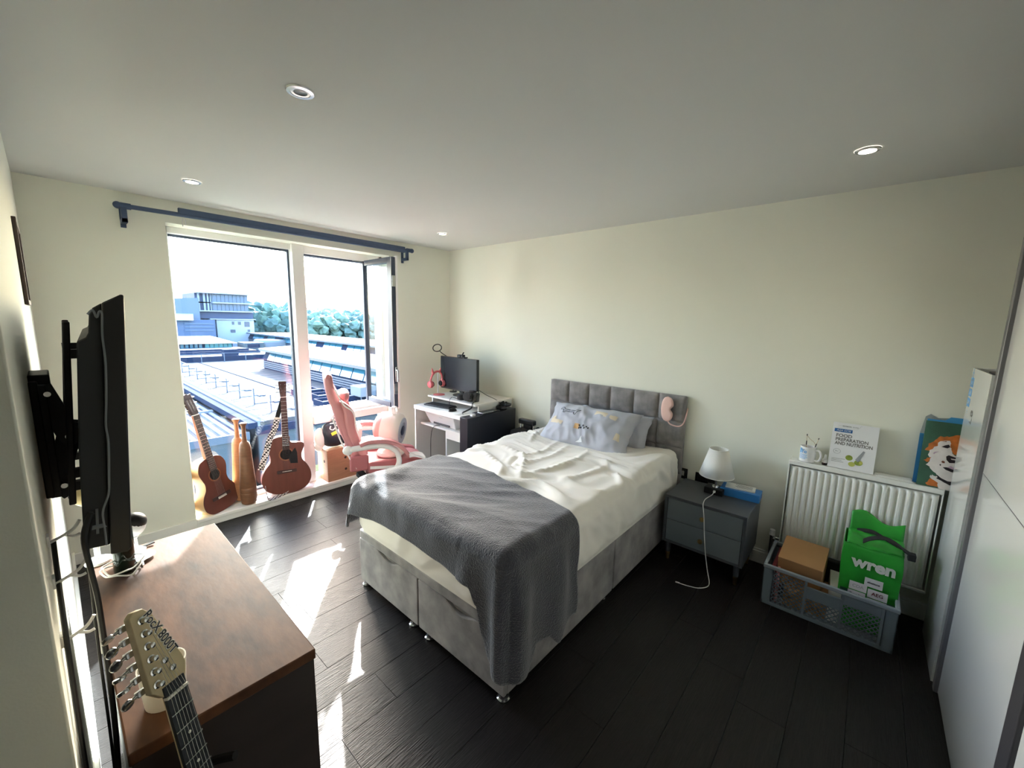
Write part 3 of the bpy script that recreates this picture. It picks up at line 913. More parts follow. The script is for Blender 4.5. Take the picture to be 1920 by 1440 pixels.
disc(.092, .070, .0165, .0155).build('lime', m_lime, bk)
disc(.136, .050, .019, .0155).build('lime', m_lime, bk)
disc(.107, .036, .0155, .0135, .0008).build('lime', m_lime2, bk)
disc(.146, .053, .008, .010, .0008).build('lime_slice', m_lime2, bk)
flat([(.120, .066), (.150, .122), (.158, .118), (.140, .060), (.130, .054)], .0012).build('knife_grater', m_stl, bk)
flat([(.013, .052), (.075, .056), (.075, .0575), (.013, .054)]).build('tagline', m_dg, bk)
flat([(.013, .044), (.06, .046), (.06, .0475), (.013, .046)]).build('tagline', m_dg, bk)
flat([(.013, .036), (.07, .037), (.07, .0385), (.013, .038)]).build('tagline', m_dg, bk)
# papers on the radiator top
pp = thing('magazine', 'white papers lying flat on the radiator between book and painting', 'papers', (3.035, -.17, RT))
for i, (y0, y1, z) in enumerate(((-.26, -.10, 0), (-.25, -.115, .0035))):
    MB().box((3.0+.004*i, y0, RT+z), (3.068, y1, RT+z+.003)).build('sheet', m_paper, pp)

# painting of a dog leaning on the wall
pt = thing('dog_painting', 'painted canvas of an orange and white dog on green ground, on the radiator', 'painting', (3.0, -.33, RT))
A = Vector((3.0, -.268, RT+.001)); uz_ = Vector((.13, 0, 1)).normalized(); ux_ = Vector((0, -1, 0)); un_ = Vector((-uz_.z, 0, uz_.x))
T = frame(A, ux_, uz_, un_)
PWd, PHt = .235, .345
m_grn = M('paint_green', (58, 98, 78), .5, var=(14, .22)); m_org = M('paint_orange', (196, 112, 48), .5, var=(28, .35)); m_cr = M('paint_cream', (232, 226, 222), .5, var=(30, .08)); m_pbk = M('paint_black', (38, 32, 38), .45); m_lil = M('paint_lilac', (196, 170, 190), .5); m_brn = M('paint_brown', (120, 66, 40), .5)
MB().box((0, 0, -.015), (PWd, PHt, 0), T).build('canvas', m_grn, pt)
rg = random.Random(3)
def blob(pts, mat, nm, z, jag=.0):
    poly = []
    for i in range(len(pts)):
        a, b = pts[i], pts[(i+1) % len(pts)]
        for k in range(3):
            t = k/3
            poly.append((a[0]+(b[0]-a[0])*t + rg.uniform(-jag, jag), a[1]+(b[1]-a[1])*t + rg.uniform(-jag, jag)))
    MB().prism(poly, .0003, T @ Matrix.Translation((0, 0, z))).build(nm, mat, pt)
k = .00204
def q(l): return [((x-285*1.0)*.000335*1.0+.0, PHt-(y-200)*.000335) for x, y in l]
# pixel sketch space: canvas top-left ~ (285,200), ~1030 units tall
def Q(l):
    return [((x-(285-(y-200)*.135))*.00027, PHt-(y-200)*.000343) for x, y in l]
blob(Q([(270, 660), (330, 560), (400, 480), (480, 420), (600, 400), (700, 375), (800, 370), (900, 400), (900, 1000), (780, 700), (640, 620), (560, 600), (400, 640)]), m_org, 'dog_head', .0004, .004)
blob(Q([(300, 720), (340, 640), (440, 560), (500, 480), (600, 470), (620, 560), (640, 640), (680, 680), (760, 700), (840, 760), (840, 1080), (660, 1080), (480, 1040), (370, 960), (290, 870), (340, 800)]), m_cr, 'dog_muzzle', .0008, .005)
blob(Q([(620, 480), (680, 460), (760, 480), (760, 680), (660, 650), (610, 600)]), m_org, 'dog_brow', .0012, .004)
blob(Q([(490, 575), (540, 545), (590, 525), (610, 560), (570, 585)]), m_pbk, 'dog_eye', .0016)
blob(Q([(500, 490), (560, 478), (560, 492)]), m_brn, 'brow_mark', .0016)
blob(Q([(555, 710), (590, 685), (660, 700), (740, 720), (740, 790), (660, 790), (600, 800), (560, 760)]), m_pbk, 'dog_nose', .0016)
blob(Q([(615, 730), (680, 728), (690, 745), (625, 745)]), m_cr, 'nose_glint', .002)
blob(Q([(510, 880), (560, 870), (700, 890), (720, 935), (620, 930), (550, 910)]), m_pbk, 'dog_mouth', .0016)
blob(Q([(570, 870), (620, 840), (690, 885), (650, 890)]), m_lil, 'dog_tongue', .002)
blob(Q([(490, 800), (510, 780), (540, 790), (535, 815), (505, 815)]), m_brn, 'muzzle_spot', .0016)
blob(Q([(465, 850), (480, 835), (490, 850), (478, 865)]), m_pbk, 'muzzle_spot', .0016)
blob(Q([(380, 690), (400, 665), (460, 650), (410, 680), (390, 705)]), m_lil, 'cheek_mark', .0016)
blob(Q([(255, 820), (300, 770), (350, 750), (330, 820), (310, 840)]), m_org, 'ear_tuft', .0012, .003)
blob(Q([(290, 1150), (340, 1080), (400, 1065), (480, 1140), (460, 1200), (300, 1190)]), m_org, 'chest_fur', .0004, .005)
blob(Q([(330, 1060), (360, 1010), (440, 1030), (760, 1100), (760, 1230), (480, 1210), (440, 1130)]), m_cr, 'chest_fur', .0006, .005)
blob(Q([(410, 1030), (440, 1010), (500, 1050), (580, 1075), (760, 1065), (760, 1125), (600, 1130), (500, 1090), (430, 1065)]), m_pbk, 'dog_collar', .0012, .001)
blob(Q([(410, 1040), (430, 1025), (445, 1040), (430, 1058)]), m_cr, 'collar_tag', .0016)
fo = thing('blue_folder', 'light blue folder in a clear sleeve behind the dog painting', 'folder', (3.03, -.33, RT))
T3 = frame(Vector((3.02, -.253, RT+.001)), ux_, uz_, un_)
MB().box((0, 0, -.006), (.02, .27, -.003), T3).prism([(0, 0), (.22, 0), (.22, .36), (.155, .372), (.105, .372), (.085, .352), (.02, .352), (.02, .27), (0, .26)], .003, T3 @ Matrix.Translation((0, 0, -.006))).build('cover', M('blue_folder_plastic', (66, 150, 205), .4), fo)
MB().prism([(.0, .27), (.012, .362), (.03, .378), (.06, .36), (.10, .366), (.10, .30), (.0, .262)], .0006, T3 @ Matrix.Translation((0, 0, -.008))).build('clear_sleeve', glass('clear_plastic', (225, 228, 232), 1.3), fo)

# ---- tall white carton
m_cart = M('glossy_white_card', (226, 229, 228), .22, coat=.9)
KX0, KX1, KY0, KY1, KZ = 2.545, 2.966, -.52, -.387, 1.43
ct = thing('tall_carton', 'tall glossy white carton with blue label standing open beside the wardrobe door', 'carton', (2.75, -.455, 0))
MB().box((KX0, KY1-.004, 0), (KX1, KY1, KZ)).box((KX0, KY0, 0), (KX1, KY0+.004, KZ)).box((KX1-.004, KY0+.004, 0), (KX1, KY1-.004, KZ)) \
    .box((KX0, KY0+.004, 0), (KX0+.004, KY1-.004, KZ)).box((KX0+.004, KY0+.004, 0), (KX1-.004, KY1-.004, .004)).build('body', m_cart, ct)
MB().box((KX0+.02, KY0+.02, .004), (KX1-.02, KY1-.05, KZ-.012)).build('inner_panel', M('grey_board', (120, 118, 122), .8), ct)
m_lblue = M('label_blue', (86, 150, 206), .5)
for i, (z0, z1) in enumerate(((1.385, 1.34), (1.33, 1.295), (1.285, 1.245))):
    l = MB().box((KX1-.075, KY1, z1), (KX1-.008, KY1+.0006, z0)).build('label', m_lblue, ct)
    MB().text('DR2'[i], .045, frame((KX1-.042, KY1+.0008, (z0+z1)/2), (0, 0, -1), (-1, 0, 0), (0, 1, 0)), ext=.0002).build('lettering', m_cart, l)
MB().text('new', .03, frame((KX1-.04, KY1+.0006, 1.405), (0, 0, -1), (-1, 0, 0), (0, 1, 0)), ext=.0002).text('11', .02, frame((KX1-.05, KY1+.0006, 1.22), (0, 0, -1), (-1, 0, 0), (0, 1, 0)), ext=.0002).build('small_print', m_lblue, ct)
MB().text('L8', .07, frame((KX1-.17, KY1+.0006, 1.21), (0, 0, 1), (1, 0, 0), (0, 1, 0)), ext=.0002).build('mark', M('mark_grey', (90, 88, 88), .6), ct)

# ---- wardrobe with sliding doors
m_door = M('white_gloss_door', (224, 227, 227), .2, coat=.9)
m_prof = M('grey_aluminium', (112, 112, 116), .4, metal=.35)
m_prof2 = M('dark_aluminium', (62, 61, 66), .45, metal=.3)
wd = thing('wardrobe', 'wardrobe with white gloss sliding doors and grey edge profiles', 'wardrobe', (1.5, -.75, 0))
MB().box((.50, -1.05, 0), (2.46, -1.03, 2.13)).box((.50, -1.03, 2.10), (2.46, -.44, 2.13)).box((.50, -1.03, 0), (2.46, -.44, .03)).box((.50, -1.03, .03), (.52, -.44, 2.10)).box((2.44, -1.03, .03), (2.46, -.44, 2.10)).build('carcass', m_white, wd)
d1 = MB().box((1.47, -.425, .012), (2.462, -.402, 2.11)).build('sliding_door', m_door, wd, bevel=.002)
MB().box((2.462, -.425, .006), (2.50, -.388, 2.12)).build('edge_profile', m_prof, d1, bevel=.003)
MB().box((1.47, -.402, 1.035), (2.462, -.4012, 1.038)).build('door_joint', m_prof, d1)
d2 = MB().box((.50, -.392, .012), (1.42, -.372, 2.11)).build('sliding_door', m_door, wd, bevel=.002)
MB().box((1.42, -.400, .006), (1.497, -.362, 2.12)).build('edge_profile', m_prof2, d2, bevel=.003)

# ---- grey crate with its contents
m_crate = M('grey_crate_plastic', (112, 124, 132), .5)
m_crate2 = M('grey_crate_rim', (140, 150, 158), .45)
GX0, GX1, GY0, GY1, GH = 2.625, 2.972, -.258, .318, .245
cr8 = thing('crate', 'grey plastic crate with lattice sides on the floor before the radiator', 'crate', ((GX0+GX1)/2, (GY0+GY1)/2, 0))
MB().box((GX0+.012, GY0+.012, .006), (GX1-.012, GY1-.012, .014)).box((GX0, GY0, .0), (GX1, GY0+.012, .022)).box((GX0, GY1-.012, 0), (GX1, GY1, .022)).box((GX0, GY0, 0), (GX0+.012, GY1, .022)).box((GX1-.012, GY0, 0), (GX1, GY1, .022)).build('bottom', m_crate, cr8, bevel=.002)
rim = MB()
for lo, hi in (((GX0-.004, GY0-.004, GH-.022), (GX0+.014, GY1+.004, GH)), ((GX1-.014, GY0-.004, GH-.022), (GX1+.004, GY1+.004, GH)), ((GX0+.014, GY0-.004, GH-.022), (GX1-.014, GY0+.014, GH)), ((GX0+.014, GY1-.014, GH-.022), (GX1-.014, GY1+.004, GH))):
    rim.box(lo, hi)
rim.build('rim', m_crate2, cr8, bevel=.004)
for x in (GX0, GX1-.05):
    for y in (GY0, GY1-.05):
        MB().box((x, y, .02), (x+.05, y+.006, GH-.02)).box((x, y+.044, .02), (x+.05, y+.05, GH-.02)).box((x, y, .02), (x+.006, y+.05, GH-.02)).box((x+.044, y, .02), (x+.05, y+.05, GH-.02)).build('corner_post', m_crate, cr8, bevel=.002)
def lattice(y0, y1, z0, z1, x, pitch, wid=.0042):
    mb = MB()
    def clip(p, d):
        t0, t1 = -9, 9
        for c, dd, a, b in ((p[0], d[0], y0, y1), (p[1], d[1], z0, z1)):
            ta, tb = (a-c)/dd, (b-c)/dd
            t0, t1 = max(t0, min(ta, tb)), min(t1, max(ta, tb))
        return t0, t1
    n = int((y1-y0+z1-z0)/pitch)+2
    for sgn in (1, -1):
        for i in range(-n, n+1):
            p = ((y0+y1)/2+i*pitch, (z0+z1)/2); d = (sgn*.7, .7)
            t0, t1 = clip(p, d)
            if t1-t0 > .004:
                mb.bar((x, p[0]+d[0]*t0, p[1]+d[1]*t0), (x, p[0]+d[0]*t1, p[1]+d[1]*t1), wid, .005, (1, 0, 0))
    return mb
ya, yb = GY0+.05, GY1-.05
w3 = (yb-ya)/3
for i in range(3):
    a, b = ya+w3*i, ya+w3*(i+1)
    zt = .212
    if i == 1: zt = .125
    if i == 0: zt = .17
    MB().box((GX0, a, .022), (GX0+.006, a+.012, GH-.022)).build('upright', m_crate, cr8, bevel=.001)
    lattice(a+.012, b, .024, zt, GX0+.004, .0245).build('lattice_panel', m_crate, cr8, smooth=0)
    lattice(a+.012, b, .024, zt, GX1-.004, .0245).build('lattice_panel', m_crate, cr8, smooth=0)
    if i == 1:
        MB().box((GX0+.001, a+.012, zt), (GX0+.005, b, .185)).box((GX0-.002, a+.006, .185), (GX0+.008, b+.006, .195)).build('handle_plate', m_crate, cr8, bevel=.001)
    elif i == 0:
        MB().box((GX0+.001, a+.012, zt), (GX0+.005, b, .225)).build('handle_plate', m_crate, cr8, bevel=.001)
def latx(x0, x1, y):
    mb = lattice(x0, x1, .024, .212, 0, .0245)
    for v in mb.v: v.x, v.y = v.y, y
    return mb
for y in (GY0+.004, GY1-.004):
    latx(GX0+.05, GX1-.05, y).build('lattice_panel', m_crate, cr8, smooth=0)
# cardboard box
m_card = M('brown_cardboard', (176, 132, 88), .8, var=(5, .05))
cbx, T = rotbox((2.80, .165), (.25, .225, .165), -.10, .155)
T = T @ Matrix.Rotation(R(0), 4, 'Y')
cbo = thing('cardboard_box', 'plain brown cardboard box leaning in the grey crate', 'box', (2.80, .165, .155))
Tb = Matrix.Translation((2.835, .152, .125)) @ Matrix.Rotation(-.04, 4, 'Z') @ Matrix.Rotation(R(-13), 4, 'Y')
MB().box((-.11, -.105, 0), (.11, .105, .185), Tb).build('carton', m_card, cbo, bevel=.003)
MB().box((-.111, -.106, .1855), (.111, .106, .1875), Tb).build('lid', m_card, cbo, bevel=.001)
# things under it in the crate
m_redp = M('dark_red_card', (120, 34, 42), .6); m_pnk = M('pink_card', (220, 150, 150), .7)
rb, _ = rotbox((2.795, .275), (.27, .018, .215), .0, .016); tag(rb.build('red_book', m_redp, bevel=.001), 'dark red book standing along the left end of the crate', 'book')
pb, _ = rotbox((2.78, .252), (.25, .012, .20), .0, .016); tag(pb.build('pink_notebook', m_pnk, bevel=.001), 'pink notebook standing beside the dark red book in the crate', 'notebook')
wb, _ = rotbox((2.80, .12), (.26, .20, .10), .05, .016); tag(wb.build('brown_parcel', m_card, bevel=.002), 'brown parcel lying at the bottom of the crate under the cardboard box', 'parcel')
pb2, _ = rotbox((2.80, -.005), (.24, .05, .185), .06, .016); tag(pb2.build('white_folder', m_paper, bevel=.002), 'white folder standing in the crate between cardboard box and green bag', 'folder')
bb, _ = rotbox((2.93, .0), (.04, .10, .24), .0, .016); tag(bb.build('black_pouch', m_rubber, bevel=.01), 'black pouch at the back of the crate beside the green bag', 'pouch')

# green shopping bag
m_gb = M('green_woven_plastic', (44, 156, 50), .38, var=(10, .18), bump=(18, .35)); m_gb2 = M('dark_green_seam', (18, 70, 52), .5)
gb = thing('shopping_bag', 'bright green shopping bag with white lettering standing in the grey crate', 'bag', (2.83, -.135, .02))
y0, y1 = -.243, -.030
def gbp(u, v):
    # loop around the bag (u) and up (v)
    t = u*4
    z = .02+.45*v
    lean = .05*v
    x0_, x1_ = 2.70+lean*.8, 2.93+lean*.2
    ww = .006*math.sin(v*9)+.004*nz(u*9, v*5)
    yl, yr = y1+.01*math.sin(v*3)+.012*v, y0-.012*math.sin(v*2.6)
    if t < 1: p = (x0_, yl+(yr-yl)*t)
    elif t < 2: p = (x0_+(x1_-x0_)*(t-1), yr)
    elif t < 3: p = (x1_, yr+(yl-yr)*(t-2))
    else: p = (x1_+(x0_-x1_)*(t-3), yl)
    cx, cy = (x0_+x1_)/2, (yl+yr)/2
    return (p[0]+ww*(1 if p[0] > cx else -1)*.7, p[1]+ww*(1 if p[1] > cy else -1)*.4, z + (.0 if t < 1.001 else 0))
MB().grid(lambda u, v: gbp(u, v), 80, 22, wrapu=True).build('body', m_gb, gb, smooth=50, solid=-.0015)
MB().box((2.705, y0+.01, .02), (2.92, y1-.005, .024)).build('bottom', m_gb2, gb)
# back flap standing above, front fold
MB().grid(lambda u, v: (2.922+.03*v+.010*math.sin(u*5), (y1-.0)-(y1-y0+.01)*u, .46+.115*v+.02*math.sin(u*7)*v-.02*u*v), 20, 8).build('back_flap', m_gb, gb, smooth=60, solid=.0015)
MB().grid(lambda u, v: (2.735+.175*v, (y1+.004)-(y1-y0+.012)*u, .468+.028*math.sin(v*2.6)+.012*nz(u*4, v*3)+.006*nz(u*11, v*8)), 22, 12).build('top_fold', m_gb, gb, smooth=60, solid=.0015)
MB().box((2.708, y1-.03, .02), (2.716, y1+.004, .22)).box((2.708, y0-.006, .02), (2.716, y0+.04, .21)).build('side_seam', m_gb2, gb)
m_strap = M('black_webbing', (18, 18, 20), .7)
MB().ribbon(smooth_path([(2.76, -.09, .49), (2.74, -.12, .525), (2.735, -.165, .545), (2.735, -.21, .535), (2.745, -.25, .505), (2.75, -.275, .49), (2.76, -.283, .475)], 6), .028, .003, (1, .2, .3)).build('handle', m_strap, gb)
MB().ribbon(smooth_path([(2.89, -.06, .49), (2.86, -.12, .515), (2.83, -.18, .505), (2.80, -.24, .49), (2.775, -.272, .482)], 6), .028, .003, (1, .3, .2)).build('handle', m_strap, gb)
MB().box((2.735, -.292, .462), (2.775, -.262, .496)).build('handle_wrap', m_strap, gb, bevel=.004)
TF = frame((2.692, (y0+y1)/2, .02), (0, -1, 0), Vector((.089, 0, 1)).normalized(), Vector((-1, 0, .089)).normalized())
MB().text('wren', .082, TF @ Matrix.Translation((.008, .365, .004)), ext=.0006, bold=.0035).build('logo', M('print_silver', (214, 216, 206), .5), gb)
m_pl = M('print_white_label', (222, 220, 222), .6); m_pblk = M('print_ink', (46, 46, 56), .6); m_pred = M('print_red', (110, 40, 52), .6); m_pgr = M('print_pale_ink', (176, 176, 180), .6)
for x0_, x1_, z0, z1, s_, mt2, sz_ in ((-.018, .054, .252, .298, 'silestone', m_pblk, .014), (-.076, -.004, .212, .256, 'CDA', m_pgr, .022), (.000, .078, .197, .243, 'AEG', m_pred, .024),
                                 (-.078, -.006, .165, .207, 'Franke', m_pblk, .020), (.000, .078, .150, .192, '', m_pblk, .02)):
    l = MB().box((x0_, z0, .0042), (x1_, z1, .0052), TF).build('label', m_pl, gb)
    if s_:
        MB().text(s_, sz_, TF @ Matrix.Translation(((x0_+x1_)/2, (z0+z1)/2, .0056)), ext=.0003, bold=.0004).build('lettering', mt2, l)
    else:
        MB().box((x0_+.008, (z0+z1)/2-.008, .0052), (x1_-.008, (z0+z1)/2+.008, .0058), TF).build('lettering', mt2, l)
MB().box((2.80, y0-.016, .33), (2.90, y0-.0145, .43)).build('side_label', m_pl, gb)

# ================================================================== DESK CORNER
m_desk = M('white_laminate', (228, 226, 220), .4)
DX0, DX1, DY0, DY1 = 2.38, 3.07, 2.69, 3.41
dk = thing('desk', 'small white computer desk with raised monitor shelf in the room corner', 'desk', (2.72, 3.05, 0))
MB().box((DX0, DY0, .712), (DX1, DY1, .752)).build('top', m_desk, dk, bevel=.002)
MB().box((DX0+.01, DY1-.02, 0), (DX1, DY1, .712)).build('side_panel', m_desk, dk, bevel=.001)
MB().box((DX0+.01, DY0, 0), (DX1, DY0+.02, .712)).build('side_panel', m_desk, dk, bevel=.001)
MB().box((DX0+.07, DY0+.02, .545), (DX1-.02, DY1-.02, .563)).build('shelf', m_desk, dk, bevel=.001)
MB().box((DX0+.09, 3.0, 0), (DX1-.02, 3.018, .545)).build('divider', m_desk, dk, bevel=.001)
MB().box((DX0+.075, DY0+.02, .47), (DX0+.091, 3.0, .545)).build('apron', m_desk, dk, bevel=.001)
MB().box((DX1-.02, DY0+.02, .1), (DX1-.008, DY1-.02, .712)).build('back_panel', m_desk, dk)
MB().box((2.55, DY0-.005, .815), (DX1, DY1-.01, .833)).build('monitor_shelf', m_desk, dk, bevel=.002)
for y_ in (DY0, DY1-.03):
    box((2.60, y_, .752), (DX1, y_+.016, .815)).build('shelf_riser', m_desk, dk, bevel=.001)
# printer on the lower shelf
m_prn = M('printer_white', (214, 214, 214), .4)
pr = thing('printer', 'white inkjet printer on the lower shelf of the desk', 'printer', (2.62, 3.1, .563))
MB().hexa([(2.50, 2.90, .563), (2.86, 2.90, .563), (2.86, 3.29, .563), (2.50, 3.29, .563), (2.455, 2.88, .685), (2.86, 2.88, .685), (2.86, 3.335, .685), (2.455, 3.335, .685)]).build('body', m_prn, pr, bevel=.008)
MB().box((2.482, 2.98, .575), (2.50, 3.22, .592)).build('paper_slot', M('slot_grey', (70, 72, 76), .5), pr)
MB().box((2.465, 3.06, .655), (2.468, 3.11, .668)).build('badge', M('badge_grey', (160, 162, 168), .4), pr)
MB().tube(smooth_path([(2.49, 3.13, .566), (2.44, 3.165, .555), (2.425, 3.19, .45), (2.43, 3.20, .2), (2.45, 3.20, .006)]), .003).build('power_cord', m_black, pr)
# keyboard, mouse, papers
def keyboard(c, rz):
    T = Matrix.Translation(c) @ Matrix.Rotation(rz, 4, 'Z')
    k = thing('keyboard', 'black keyboard on the desk below the monitor shelf', 'keyboard', c)
    MB().box((-.06, -.17, 0), (.06, .17, .014), T).build('case', m_black, k, bevel=.003)
    mb = MB()
    for i in range(5):
        for j in range(15):
            x = .042-.0205*i; y = -.155+.0215*j
            mb.box((x-.009, y-.0095, .014), (x+.009, y+.0095, .021), T)
    o = mb.build('keys', m_rubber, k, smooth=0); o['kind'] = 'stuff'
keyboard((2.52, 3.16, .752), .12)
ms = thing('mouse', 'black mouse on white papers at the desk front', 'mouse', (2.46, 2.90, .7555))
MB().ball((2.46, 2.90, .7565), (.045, .03, .03)).build('shell', m_black, ms)
MB().cyl((2.425, 2.895, .775), (2.425, 2.905, .775), .008).build('wheel', m_rubber, ms)
dp = thing('desk_papers', 'loose white papers lying on the desk in front of the keyboard', 'papers', (2.46, 2.92, .752))
for i, (cx, cy, rz) in enumerate(((2.47, 2.95, .3), (2.46, 2.86, -.2))):
    T = Matrix.Translation((cx, cy, .752+.0015*i)) @ Matrix.Rotation(rz, 4, 'Z')
    MB().box((-.07, -.10, 0), (.07, .10, .0015), T).build('sheet', m_paper, dp)
# monitor
mo = thing('monitor', 'black flat monitor switched off on the desk shelf', 'monitor', (2.80, 3.15, .833))
m_scr = M('dark_screen', (34, 40, 50), .25)
ang = R(-2)
Tm = Matrix.Translation((2.76, 3.155, .98+.075)) @ Matrix.Rotation(ang, 4, 'Z')
MB().box((-.012, -.292, -.172), (.02, .292, .172), Tm).build('casing', m_black, mo, bevel=.003)
MB().box((-.0135, -.286, -.155), (-.012, .286, .166), Tm).build('screen', m_scr, mo)
MB().box((.03, -.03, -.20), (.055, .03, .05), Tm).box((.02, -.05, -.05), (.034, .05, .06), Tm).build('stand_neck', m_black, mo, bevel=.003)
T = Matrix.Translation((2.81, 3.14, .833))
MB().lathe([(.11, 0), (.11, .006), (.02, .014)], 28, T).build('stand_base', m_black, mo)
MB().tube(smooth_path([(2.80, 2.93, .93), (2.82, 2.82, .88), (2.86, 2.72, .84), (2.88, 2.66, .80), (2.9, 2.655, .78)]), .0028).build('power_cord', m_black, mo)
wc = thing('webcam', 'black webcam clipped on top of the monitor', 'webcam', (2.77, 3.11, 1.227))
MB().box((2.735, 3.07, 1.230), (2.775, 3.155, 1.262)).build('body', m_black, wc, bevel=.006)
MB().cyl((2.735, 3.112, 1.246), (2.728, 3.112, 1.246), .012, n=16).build('lens', M('lens_glass', (30, 34, 50), .05), wc)
MB().box((2.74, 3.05, 1.2275), (2.79, 3.10, 1.24)).bar((2.77, 3.11, 1.262), (2.765, 3.085, 1.285), .012, .008).build('clip', m_black, wc, bevel=.002)
rl = thing('ring_light', 'small dark ring light on a bent arm left of the monitor', 'ring light', (2.86, 3.36, .833))
MB().cyl((2.86, 3.36, .833), (2.86, 3.36, .843), .04, n=20).build('base', m_black, rl)
MB().tube(smooth_path([(2.86, 3.36, .84), (2.87, 3.37, 1.0), (2.87, 3.385, 1.12), (2.84, 3.41, 1.2), (2.80, 3.46, 1.245), (2.785, 3.49, 1.27)]), .005).build('arm', m_black, rl)
cc = Vector((2.78, 3.53, 1.305)); a_ = Vector((.45, -.6, .25)).normalized(); b_ = a_.cross(Vector((.8, .5, .1))).normalized(); a_ = b_.cross(a_.cross(b_)).normalized()
u_ = Vector((.55, -.83, 0)).normalized(); v_ = Vector((.25, .1, .96)).normalized()
MB().tube([cc+u_*.048*math.cos(2*PI*i/28)+v_*.04*math.sin(2*PI*i/28) for i in range(28)], .0055, 6, True).build('ring', m_black, rl)
MB().tube([cc+u_*.034*math.cos(2*PI*i/16)+v_*.02*math.sin(2*PI*i/16)+Vector((0, 0, -.004)) for i in range(9)], .0015, 5).build('cord', m_cable_w, rl)
# pink headset on a stand
m_hp = M('pink_headset_plastic', (206, 104, 108), .4)
hs = thing('headset', 'pink headset with cat ears hanging on a clear stand beside the monitor', 'headset', (2.72, 3.435-.03, .833))
hc = Vector((2.66, 3.395, .985))
MB().tube([hc+Vector((.012*math.sin(t), .055*math.cos(t)*0+.0, 0))+Vector((.075*math.cos(t), 0, .085*math.sin(t))) for t in [PI*i/14 for i in range(-2, 17)]], .011, 8).build('headband', m_hp, hs)
for s_ in (1, -1):
    T = frame(hc+Vector((.077*s_, 0, -.045)), (0, 1, 0), (0, 0, 1), (1, 0, 0))
    e = MB().lathe([(.024, -.022), (.036, -.016), (.038, .010), (.028, .020), (.01, .022)], 20, T).build('ear_cup', m_hp, hs)
    MB().cyl(hc+Vector((.045*s_, 0, .072)), hc+Vector((.058*s_, 0, .125)), .016, .003, n=10).build('cat_ear', m_hp, hs)
    MB().lathe([(.026, -.03), (.03, -.022), (.02, -.02)], 16, frame(hc+Vector((.077*s_, 0, -.045)), (0, 1, 0), (0, 0, 1), (s_, 0, 0))).build('ear_pad', m_rubber, e)
sd_ = thing('headset_stand', 'clear headset stand with a pink foot on the desk shelf', 'stand', (2.66, 3.395, .833))
MB().cyl((2.66, 3.37, .843), (2.66, 3.37, 1.06), .006).build('post', M('clear_acrylic', (205, 214, 222), .15), sd_)
MB().lathe([(.06, 0), (.06, .006), (.02, .011)], 20, Matrix.Translation((2.64, 3.33, .833))).build('foot', m_hp, sd_)
# camera and bits in front of the monitor
ca = thing('camera', 'black camera with lens pointing down at the edge of the monitor shelf', 'camera', (2.60, 2.86, .833))
Tc = Matrix.Translation((2.64, 2.83, .835)) @ Matrix.Rotation(.35, 4, 'Z') @ Matrix.Rotation(R(12), 4, 'Y')
MB().box((-.035, -.065, 0), (.035, .065, .085), Tc).box((-.03, -.03, .085), (.03, .03, .105), Tc).box((-.05, -.065, .01), (-.03, -.035, .075), Tc).build('body', m_black, ca, bevel=.006)
MB().lathe([(.036, 0), (.036, .03), (.039, .034), (.039, .065), (.03, .066)], 24, Tc @ frame((-.035, .01, .042), (0, 1, 0), (0, 0, 1), (-1, 0, 0))).build('lens', m_rubber, ca)
MB().lathe([(.0375, .038), (.0395, .040), (.0395, .045), (.0375, .047)], 24, Tc @ frame((-.035, .01, .042), (0, 1, 0), (0, 0, 1), (-1, 0, 0)), caps=False).lathe([(.0365, .008), (.0375, .009), (.0375, .012), (.0365, .013)], 24, Tc @ frame((-.035, .01, .042), (0, 1, 0), (0, 0, 1), (-1, 0, 0)), caps=False).build('lens_ring', m_chrome, ca)
MB().cyl(Tc @ Vector((0, -.05, .086)), Tc @ Vector((0, -.05, .096)), .010).build('dial', m_chrome, ca)
MB().ribbon(smooth_path([Tc @ Vector((0, -.066, .07)), (2.56, 2.73, .84), (2.53, 2.72, .80), (2.48, 2.78, .756), (2.44, 2.73, .757)]), .014, .002, (0, 0, 1)).build('strap', m_black, ca)
c2 = thing('lens_pouch', 'black round lens pouch beside the camera on the monitor shelf', 'pouch', (2.66, 2.97, .833))
MB().lathe([(.03, 0), (.042, .006), (.044, .05), (.036, .058), (.01, .06)], 20, Matrix.Translation((2.63, 2.965, .833))).build('pouch', m_rubber, c2)
MB().tube(smooth_path([(2.60, 2.99, .84), (2.56, 3.02, .86), (2.535, 3.03, .835), (2.53, 3.03, .79), (2.54, 3.03, .757)]), .003).build('cord', m_black, c2)
# black cabinet beside the desk with clutter on top
m_cab = M('black_blue_cabinet', (30, 34, 42), .38)
kb = thing('cabinet', 'tall black cabinet against the right side of the desk', 'cabinet', (2.70, 2.64, 0))
MB().box((2.36, 2.585, .02), (3.01, 2.684, .752)).box((2.38, 2.595, 0), (2.99, 2.674, .02)).build('body', m_cab, kb, bevel=.003)
MB().box((2.36, 2.583, .03), (2.475, 2.585, .742)).build('side_trim', m_cab, kb)
MB().tube([(2.43+.013*math.cos(2*PI*i/16), 2.579, .45+.017*math.sin(2*PI*i/16)) for i in range(16)], .004, 6, True).cyl((2.43, 2.585, .45), (2.43, 2.579, .45), .007).build('lock_ring', m_chrome, kb)
tbk = thing('tablet', 'dark tablet lying on the black cabinet', 'tablet', (2.62, 2.635, .752))
T = Matrix.Translation((2.66, 2.65, .755)) @ Matrix.Rotation(.1, 4, 'Z')
MB().box((-.13, -.065, 0), (.13, .065, .008), T).build('case', m_black, tbk, bevel=.002)
MB().box((-.12, -.055, .008), (.12, .055, .0086), T).build('screen', m_scr, tbk)
gp = thing('game_pad', 'black game controllers piled at the back of the black cabinet', 'controller', (2.9, 2.64, .752))
